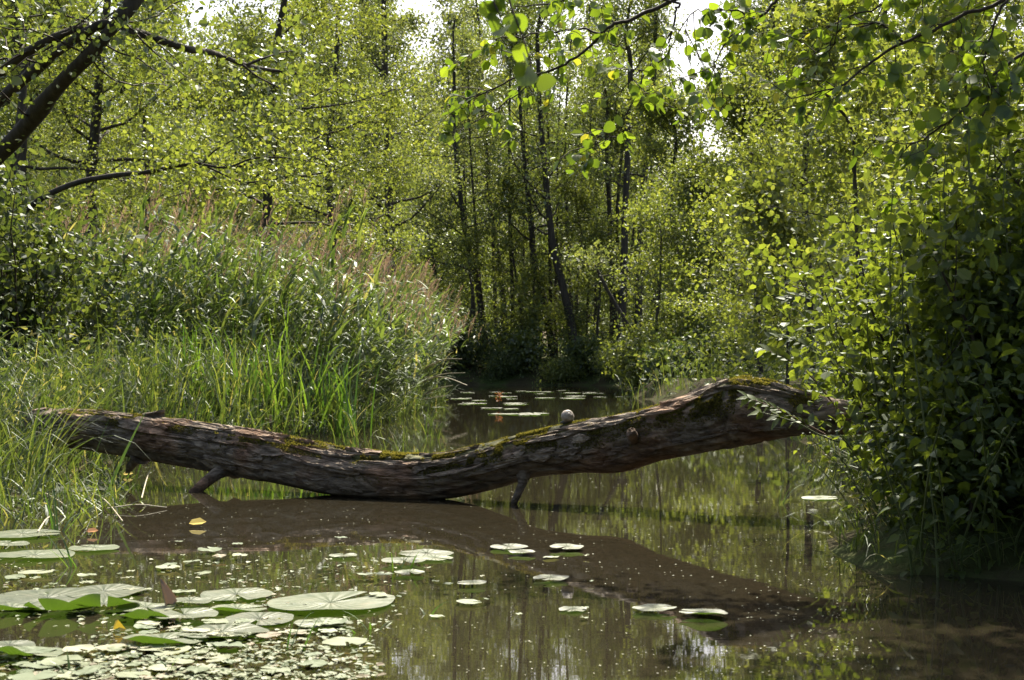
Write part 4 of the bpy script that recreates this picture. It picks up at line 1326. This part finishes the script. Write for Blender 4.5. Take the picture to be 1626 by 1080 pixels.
Y = WY(964)
o = cone_leaf().build('withered_leaf', G['deadleaf'])
o.location = ((280 - 813) / F * Y, Y, .02); o.rotation_euler = (.0, -2.05, .25); o.scale = (.8, .8, .8)
tag(o, 'brown withered leaf rolled into a cone standing among the lily pads', 'leaf')
Y = WY(1003)
m = MB().add([(-.028, 0, .0), (-.02, .01, .035), (-.006, .0, .042), (.002, -.006, .012), (.03, -.015, .006), (.028, -.02, .0), (.0, -.02, -.002)], [(0, 1, 2), (0, 2, 3)])
m.f.append(np.array([(2, 3, 4), (3, 6, 4), (4, 6, 5)], np.int32))
o = m.build('folded_leaf', G['yellowleaf'], smooth=False); o.location = ((190 - 813) / F * Y, Y, .004); o.scale = (.6, .6, .6)
tag(o, 'yellow folded leaf poking out of the water between the pads', 'leaf')
for px, py, mt, lb, s in ((195, 757, 'yellowleaf', 'bright yellow fallen leaf below the left log end', .06), (137, 850, 'orangeleaf', 'orange fallen leaf on the water at left', .045), (300, 837, 'yellowleaf', 'yellow green leaf floating left of the log reflection', .07)):
    Y = WY(py)
    m = MB(); leaves(m, np.array([[0, 0, .012]]), np.array([[1., .3, .15]]), np.array([[0, -.5, 1.]]), np.array([s]), LEAF6)
    o = m.build('fallen_leaf', G[mt], smooth=False); o.location = ((px - 813) / F * Y, Y, .002); tag(o, lb, 'leaf')
# straws and dead stalks on the water
ST = [((150, 786), (195, 830), 'bent dry straw at the left water edge pointing right'), ((40, 775), (120, 815), 'long dry straw slanting down among the left weeds'), ((170, 812), (265, 808), 'level dry straw lying on the water at left'),
      ((60, 850), (85, 820), 'short dry straw leaning over the left pads'), ((225, 795), (240, 745), 'thin curved straw standing near the left log stub')]
for k, (a, b, lb) in enumerate(ST):
    Ya, Yb = WY(max(a[1], 770)), WY(max(b[1], 770))
    pa, pb = P(a[0], a[1], Ya), P(b[0], b[1], Yb)
    pa[2] += .012; pb[2] += .006
    mid = (pa + pb) / 2 + np.array((0, 0, .015))
    m = MB(); tube(m, spline([pa, mid, pb], 10) - pa, np.linspace(.004 if k < 5 else .006, .0025, 10), 6)
    o = m.build('dry_straw' if k < 5 else 'rotten_stalk', G['straw'] if k < 5 else G['deadleaf']); o.location = pa; tag(o, lb, 'stalk')
rg = np.random.default_rng(131)
for k, (a, b) in enumerate([((690, 610), (765, 592)), ((700, 600), (768, 612)), ((680, 640), (745, 612)), ((660, 655), (735, 628)), ((700, 585), (760, 570))]):
    pa, pb = P(a[0] - 26, a[1], 22), P(b[0] - 26, b[1], 21)
    m = MB(); tube(m, spline([pa, (pa + pb) / 2 + np.array((0, 0, .06)), pb], 9) - pa, np.linspace(.014, .006, 9), 6)
    o = m.build('dead_reed_stalk', G['straw']); o.location = pa
    tag(o, 'pale dead reed stalk sticking out over the water from the reed edge', 'stalk', 'dead stalks at the reed edge')
# brown seed stalk standing in the far water
Y = WY(646)
t = thing('dock_stalk', 'reddish brown seed stalk standing in the far water', 'plant', ((792 - 813) / F * Y, Y, 0))
m = MB(); tube(m, [(0, 0, -.05), (.01, 0, .12), (0, 0, .26)], .006, 5); m.build('stalk', G['redstem'], t)
m = MB(); leaf_cloud(m, rg, np.array([(0, 0, .1), (0, 0, .18), (.02, 0, .22), (0, 0, .15)]), 60, .02, .03, LEAF4); m.build('seed_head', G['orangeleaf'], t, smooth=False)
# single blades standing in the front water
for k, (px, py, n, ln, lb) in enumerate([(678, 978, 2, .09, 'single green blade standing in the front water'), (632, 905, 3, .13, 'thin green stems standing by the pale pads'), (668, 900, 2, .12, 'bent yellow green stem right of the thin stems'),
                                         (585, 880, 4, .05, 'tiny star shaped shoot left of the thin stems'), (458, 1035, 4, .16, 'green seedling blades at the right of the front raft'), (105, 1075, 4, .1, 'upright green shoot at the lower left'),
                                         (285, 1070, 4, .08, 'low green shoot at the lower edge'), (590, 1000, 5, .1, 'yellow green floating blades beside the wide pale pad'), (1235, 800, 5, .22, 'thin yellow grass at the water edge near the right bush'),
                                         (120, 900, 4, .22, 'leaning green blades between the left pads'), (95, 845, 5, .28, 'tall bright blades rising over the left border pads')]):
    Y = WY(py)
    clump('water_shoot', lb, 'water plant', (px - 813) / F * Y, Y, n, (ln * .7, ln * 1.2), .007, 'iris', 800 + k, spread=.015, z=0.0, curl=(.2, 1.5), lean=(.1, .7))

# ------------------------------------------------------------------ right bank: nettles and bush in the foreground
def leaf_mesh(name, L, W, mat, serr=0, cup=.12, droop=.2, n=7):
    """one larger leaf with a folded midrib and a drooping tip"""
    t = np.linspace(0, 1, n)
    if serr:
        w = W * np.sin(np.pi * t ** .62) ** .9
    else:
        w = W * np.sin(np.pi * t ** .8) ** .62
    w[0] = w[-1] = 0
    z = -droop * L * t ** 2
    v = []
    for k in range(n):
        v += [(L * t[k], -w[k] * (1 + (.12 if serr and k % 2 else 0)), z[k] + cup * w[k]), (L * t[k], 0, z[k]), (L * t[k], w[k] * (1 + (.12 if serr and k % 2 else 0)), z[k] + cup * w[k])]
    f = []
    for k in range(n - 1):
        f += [(3 * k, 3 * k + 1, 3 * k + 4, 3 * k + 3), (3 * k + 1, 3 * k + 2, 3 * k + 5, 3 * k + 4)]
    m = MB().add(v, f).mesh(name, True)
    m.materials.append(G[mat])
    return m


NL = [leaf_mesh('leaf', .072, .019, 'nettle', 1, .15, .3), leaf_mesh('leaf', .058, .017, 'nettle', 1, .3, .45), leaf_mesh('leaf', .048, .013, 'nettle', 1, .2, .2)]
AL = [leaf_mesh('leaf', .062, .026, 'near', 0, .12, .12), leaf_mesh('leaf', .055, .025, 'near', 0, .25, .25), leaf_mesh('leaf', .048, .022, 'near', 0, .05, .3)]


def frame(pos, d, nrm, s=1.0):
    d = Vector(d).normalized()
    n = Vector(nrm)
    y = n.cross(d)
    if y.length < 1e-4:
        y = Vector((0, 1, 0)).cross(d)
    y.normalize()
    z = d.cross(y)
    m = Matrix((d, y, z)).transposed().to_4x4()
    return Matrix.Translation(Vector(pos)) @ m @ Matrix.Diagonal((s, s, s, 1))


def nettle(seed, h, lean, nodes):
    rng = np.random.default_rng(seed)
    t = thing('nettle_plant', '', 'nettle')
    u = np.linspace(0, 1, 10)
    st = np.column_stack((lean[0] * u ** 1.8, lean[1] * u ** 1.8, h * u))
    st[1:] += np.cumsum(rng.normal(0, .006, (9, 3)), 0)
    m = MB(); tube(m, st, np.linspace(.005, .0018, 10), 5); m.build('stem', G['stem'], t)
    for k in range(nodes):
        q = .05 + .95 * k / (nodes - 1)
        i = min(int(q * 9), 8)
        p = st[i] + (st[i + 1] - st[i]) * (q * 9 - i)
        a0 = k * 1.571 + rng.normal(0, .3)
        for s in (0, 1):
            a = a0 + s * math.pi + rng.normal(0, .25)
            d = (math.cos(a), math.sin(a), rng.uniform(-.5, .25))
            ped = p + np.array(d) * .02
            sc = (1.15 - .6 * q) * rng.uniform(.5, 1.15)
            link('leaf', NL[int(rng.integers(0, 3))], t, mat4=frame(ped, d, (rng.normal(0, .3), rng.normal(0, .3), 1), sc))
    return t


NP = [nettle(1100 + k, h, l, nd) for k, (h, l, nd) in enumerate((((.95), (-.10, -.10), 17), (.8, (-.16, -.14), 15), (1.1, (-.06, -.05), 18), (.5, (-.12, -.34), 13)))]
rg = np.random.default_rng(141)
sp = []
for k in range(46):
    y = rg.uniform(4.35, 6.4)
    xe = np.interp(y, (4.35, 4.6, 5.1, 5.8, 6.8), (1.5, 1.26, 1.24, 1.48, 1.9))
    x = xe + abs(rg.normal(0, .38)) + .02
    if y < 4.7:
        x = rg.uniform(1.25, 2.3)
    sp.append((x, y))
for k in range(22):
    sp.append((1.22 + 1.3 * (k + rg.uniform(-.4, .4)) / 22, rg.uniform(4.3, 4.5)))
for k in range(14):
    y = 4.5 + 1.9 * (k + rg.uniform(-.3, .3)) / 14
    sp.append((float(np.interp(y, (4.5, 4.6, 5.1, 5.8, 6.8), (1.2, 1.14, 1.18, 1.45, 1.82))) + rg.uniform(.08, .2), y))
for k, (x, y) in enumerate(sp):
    v = (int(rg.integers(0, 4)) if k < 46 else 3) if k >= 4 else k
    o = NP[k] if k < 4 else copy_tree(NP[v])
    o.location = (x, y, gz((x, y))[0] - .04)
    o.rotation_euler = (0, 0, rg.normal(0, .5) - (.9 if k >= 68 else 0))
    s = rg.uniform(.85, 1.15) * (.72 if k >= 68 else 1)
    o.scale = (s, s, s)
    if k >= 68:
        tag(o, 'low nettle like plant on the water edge under the right log end', 'nettle', 'nettles under the log end')
    elif k >= 46:
        tag(o, 'low nettle like plant drooping over the dark water at lower right', 'nettle', 'drooping nettles at the waterline')
    elif y < 5:
        tag(o, 'shaded leafy nettle like plant in the dark front of the right bush', 'nettle', 'shaded nettles')
    else:
        tag(o, 'leafy nettle like plant beside the right end of the log', 'nettle', 'nettles by the log end')
# bushes behind them
BU = [(1.5, 4.6, .5, .3, 2200, 'nettle', 'low dark bush overhanging the water at the front of the right bank'), (1.95, 4.45, .6, .4, 2200, 'nettle', 'low dark bush at the right border just above the dark water'), (1.5, 5.1, .65, .32, 2000, 'nettle', 'low bush under the right log end'),
      (2.4, 4.6, .85, .45, 2800, 'nettle', 'dark bush at the right border beside the low front bush'),
      (1.75, 4.75, 1.0, .45, 3600, 'nettle', 'dark leafy bush at the right edge just above the water'), (2.15, 5.3, 1.35, .55, 3200, 'nettle', 'tall dark bush in the middle of the right edge'), (1.62, 5.5, 1.15, .42, 2600, 'nettle', 'bush with sunlit left side above the right log end'),
      (1.88, 6.3, 1.35, .5, 3000, 'nettle', 'sunlit bush behind the right log end'), (2.7, 6.2, 1.45, .6, 3600, 'nettle', 'tall bush at the right border below the hanging leaves'), (2.55, 7.6, 1.5, .6, 3200, 'yellow', 'bright bush right of the log hump'),
      (3.1, 8.8, 1.7, .7, 3200, 'yellow', 'bright high bush behind the bush right of the log hump')]
for k, (x, y, h, w, n, mt, lb) in enumerate(BU):
    shrub('bank_bush', lb, x, y, h, w, int(n * 1.7), .035, mt, 960 + k, tpl=LEAF6, spread=.09, nst=14)
# grass fringe hanging to the dark water
rg = np.random.default_rng(151)
p = np.column_stack((rg.uniform(1.1, 2.8, 700), rg.uniform(4.1, 5.0, 700)))
p = p[np.abs(bank_dist(p) - .08) < .16]
n = len(p)
mb = MB(); blades(mb, np.column_stack((p, np.maximum(gz(p), 0) + .03)), rg.uniform(.12, .35, n), rg.uniform(.003, .006, n), rg.normal(-1.8, .7, n), rg.uniform(.2, .9, n), rg.uniform(.8, 2.2, n), 6, rg)
tag(mb.build('fringe_grass', G['grass'], smooth=False), 'thin grass fringe hanging over the dark water at lower right', 'grass', kind='stuff')
p = scatter(1100, 1.2, 3.4, 6.6, 13, rg, -.05, .7)
n = len(p)
mb = MB(); blades(mb, np.column_stack((p, np.maximum(gz(p), 0) - .02)), rg.uniform(.2, .6, n), rg.uniform(.005, .012, n), rg.normal(2.6, 1.2, n), rg.uniform(.05, .5, n), rg.uniform(.5, 1.9, n), 5, rg)
leaves(mb, np.column_stack((p + rg.normal(0, .08, p.shape), np.maximum(gz(p), 0) + rg.uniform(.02, .35, n))), rg.normal(0, 1, (n, 3)), norm(rg.normal(0, .4, (n, 3)) + np.array((0, 0, 1))), rg.uniform(.04, .08, n), LEAFL)
tag(mb.build('edge_grass', G['grass'], smooth=False), 'mixed grass and herbs along the edge of the right bank', 'grass', kind='stuff')
# sprays with narrow leaflets reaching over the log end
SPR = [([(1310, 690), (1270, 668), (1230, 648), (1188, 632)], 5.7, 'redstem', 'reddish sprig with narrow leaflets reaching over the right log end'), ([(1330, 650), (1290, 600), (1250, 570), (1215, 555)], 5.8, 'redstem', 'leafy sprig arching left above the log hump'),
       ([(1350, 600), (1300, 560), (1260, 540), (1230, 535)], 6.2, 'stem', 'sunlit sprig at the left edge of the right bush'), ([(1340, 705), (1300, 690), (1262, 670), (1210, 655)], 5.5, 'stem', 'bare thin sprig below the reddish sprig'),
       ([(1390, 520), (1340, 490), (1290, 470), (1250, 475)], 6.6, 'stem', 'upper sunlit sprig of the right bush pointing left')]
for k, (pts, Y, mt, lb) in enumerate(SPR):
    w = spline([P(x, y, Y) for x, y in pts], 12)
    t = thing('leafy_sprig', lb, 'sprig', w[0]); m = MB(); tube(m, w - w[0], np.linspace(.004, .0015, 12), 5); m.build('stem', G[mt], t)
    for q in range(3, 12) if k != 3 else (9, 11):
        for s in (-1, 1, 0):
            d = norm(w[q] - w[q - 1]) * .8 + np.array((0, rg.normal(0, .5), s * .7 - .25))
            link('leaf', NL[2], t, mat4=frame(w[q] - w[0], d, (rg.normal(0, .4), -.5, 1), rg.uniform(.8, 1.3)))

# ------------------------------------------------------------------ near alders whose branches hang into the picture from above
def near_alder(name, label, foot, trunk, branches, nl_obj, n_stuff, seed, per, leafscale=1.0):
    rng = np.random.default_rng(seed)
    t = thing(name, label, 'tree', foot)
    b0 = np.array(t.location)
    w = spline(trunk, 16)
    m = MB(); tube(m, w - b0, np.linspace(.11, .05, 16), 10); m.build('trunk', G['bark'], t)
    slots = []
    for bi, (pts, ra, rb, dens) in enumerate(branches):
        w = spline(pts, max(14, len(pts) * 6))
        w[1:] += np.cumsum(rng.normal(0, .004, (len(w) - 1, 3)), 0)
        m = MB(); tube(m, w - b0, np.linspace(ra, rb, len(w)), 7); br = m.build('branch', G['twig'], t)
        cnt = int(per * dens)
        for k in range(cnt):
            q = int(rng.integers(len(w) // 4, len(w)))
            d = norm(w[q] - w[q - 1]) * .5 + rng.normal(0, .6, 3) + np.array((0, 0, -.15))
            tw = grow_branch(rng, w[q], d, rng.uniform(.10, .32), 5, .2, -.06)
            mm = MB(); tube(mm, tw - b0, np.linspace(.0022, .001, 6), 4, False)
            slots.append((br, tw, mm))
        if cnt:
            twm = MB()
            for s in slots:
                if s[0] is br:
                    for v_, f_ in zip(s[2].v, s[2].f):
                        twm.add(v_, f_)
            twm.build('twigs', G['twig'], br)
    cand = []
    for br, tw, mm in slots:
        for q in range(1, 6):
            for s in (0, 1):
                if rng.random() < .78:
                    d = norm(tw[q] - tw[q - 1]) * .6 + rng.normal(0, .7, 3) + np.array((0, 0, -.45))
                    nr = rng.normal(0, .8, 3) + np.array((0, -.45, .7))
                    cand.append((br, tw[q] + norm(d) * .012, d, nr, rng.uniform(.7, 1.2) * leafscale))
    def score(c):
        # the leaves that show largest come first
        p = c[1]
        px, py = 813 + p[0] / max(p[1], .1) * F, HOR - (p[2] - H) / max(p[1], .1) * F
        inside = -20 < px < 1650 and -20 < py < 1080
        return (0 if inside else 1, p[1])
    cand.sort(key=score)
    for br, p, d, nr, s in cand[:nl_obj]:
        link('leaf', AL[int(rng.integers(0, 3))], br, mat4=frame(p - b0, d, nr, s))
    rest = cand[nl_obj:]
    if rest:
        lm = MB()
        leaves(lm, np.array([c[1] for c in rest]) - b0, np.array([c[2] for c in rest]), np.array([c[3] for c in rest]), np.array([c[4] for c in rest]) * .06, LEAF6)
        tag(lm.build('far_leaves', G['near'], t, smooth=False), kind='stuff')
    return t


def PP(pts, Y):
    return [P(x, y, Y if not isinstance(Y, (list, tuple)) else Y[min(i_, len(Y) - 1)]) for i_, (x, y) in enumerate(pts)]


B1 = [
    (PP([(1330, -150), (1260, -60), (1170, -30), (1080, 6), (1010, 32), (962, 55), (930, 84), (880, 114), (805, 134), (745, 162), (692, 176)], 5.6), .012, .002, 1.0),
    (PP([(962, 55), (910, 52), (850, 58), (800, 62), (760, 90)], 5.7), .005, .0015, .35),
    (PP([(1080, 6), (1068, 40), (1058, 85), (1030, 112), (1000, 128), (975, 160)], 5.4), .005, .0015, .6),
    (PP([(1330, -150), (1280, -60), (1222, 4), (1205, 28), (1180, 55), (1150, 82), (1135, 120), (1140, 150)], 5.2), .008, .0015, .6),
    (PP([(1205, 28), (1160, 20), (1120, 25), (1090, 40), (1085, 80)], 5.3), .004, .0015, .5),
    (PP([(1030, 112), (1000, 170), (960, 205), (905, 225)], 5.5), .003, .001, .4),
    (PP([(860, 118), (800, 160), (755, 190), (720, 215)], 5.6), .003, .001, .3),
    (PP([(1080, 6), (960, -20), (880, 0), (800, 10)], 5.6), .005, .0015, .4),
    ([P(1330, -150, 5.5), P(1100, -330, 4.0), P(850, -240, 2.6), P(765, -90, 2.3), P(748, -30, 2.2)], .006, .0015, .3),
]
foot = np.array((3.6, 6.8, gz((3.6, 6.8))[0]))
near_alder('overhanging_alder', 'alder rooted off to the right whose thin leafy branches hang down in the upper middle', foot,
           [foot, foot + np.array((-.15, 0, 1.2)), foot + np.array((-.5, -.4, 2.2)), P(1330, -150, 5.5), P(1200, -420, 5.6)], B1, 300, 0, 171, 16, .78)
# second tree, from the same builder
B2 = [
    (PP([(1800, -120), (1700, -60), (1600, 0), (1520, 30), (1440, 70), (1380, 110), (1330, 150), (1270, 170)], 5.0), .010, .002, 1.2),
    (PP([(1800, -120), (1740, 0), (1670, 60), (1600, 110), (1540, 170), (1480, 220), (1430, 250)], 4.9), .009, .002, 1.2),
    (PP([(1800, -120), (1780, 60), (1720, 160), (1650, 230), (1590, 280), (1540, 330), (1500, 350)], 5.0), .009, .002, 1.1),
    (PP([(1700, -60), (1600, -50), (1500, -30), (1420, -10), (1340, 20), (1270, 40)], 5.2), .007, .002, 1.0),
    (PP([(1720, 160), (1660, 290), (1620, 350), (1590, 390)], 5.1), .006, .002, .8),
    (PP([(1600, 0), (1570, 60), (1560, 120), (1575, 170)], 4.8), .005, .0015, .8),
    (PP([(1440, 70), (1400, 40), (1350, 60), (1300, 90)], 5.1), .004, .0015, .6),
    (PP([(1800, -120), (1700, -200), (1550, -260), (1400, -240)], 5.2), .012, .003, 1.3),
    (PP([(1800, -120), (1850, -300), (1700, -420), (1500, -420)], 5.6), .012, .003, 1.3),
    (PP([(1850, -200), (1900, -50), (1800, 100), (1740, 250)], 5.5), .010, .003, 1.3),
]
for y_, z_, x_ in ((5.3, 2.7, 1.2), (5.9, 2.9, 1.5), (6.5, 3.3, 1.2), (5.0, 2.45, 1.6), (6.2, 3.8, 1.7), (7.0, 3.9, 1.8), (5.6, 3.3, 2.0), (4.6, 2.4, 1.9), (4.7, 2.5, 1.15), (5.1, 2.75, 1.0), (4.9, 2.6, 1.4), (5.4, 3.0, 1.3)):  # unseen branches above the view, added to shade the lower right water and bush
    B2.append(([P(1850, -300, 5.6), np.array((3.0, y_, z_ + .25)), np.array(((3.0 + x_) / 2, y_, z_ + .2)), np.array((x_, y_ - .1, z_))], .012, .003, 4.5))
foot = np.array((3.4, 5.4, gz((3.4, 5.4))[0]))
near_alder('hanging_leaf_alder', 'alder at the right border with dense dark hanging leaves in the upper right corner', foot,
           [foot, foot + np.array((-.1, 0, 1.2)), P(1800, -120, 5.1), P(1850, -300, 5.6), P(1820, -520, 5.8)], B2, 300, 0, 181, 15, .82)
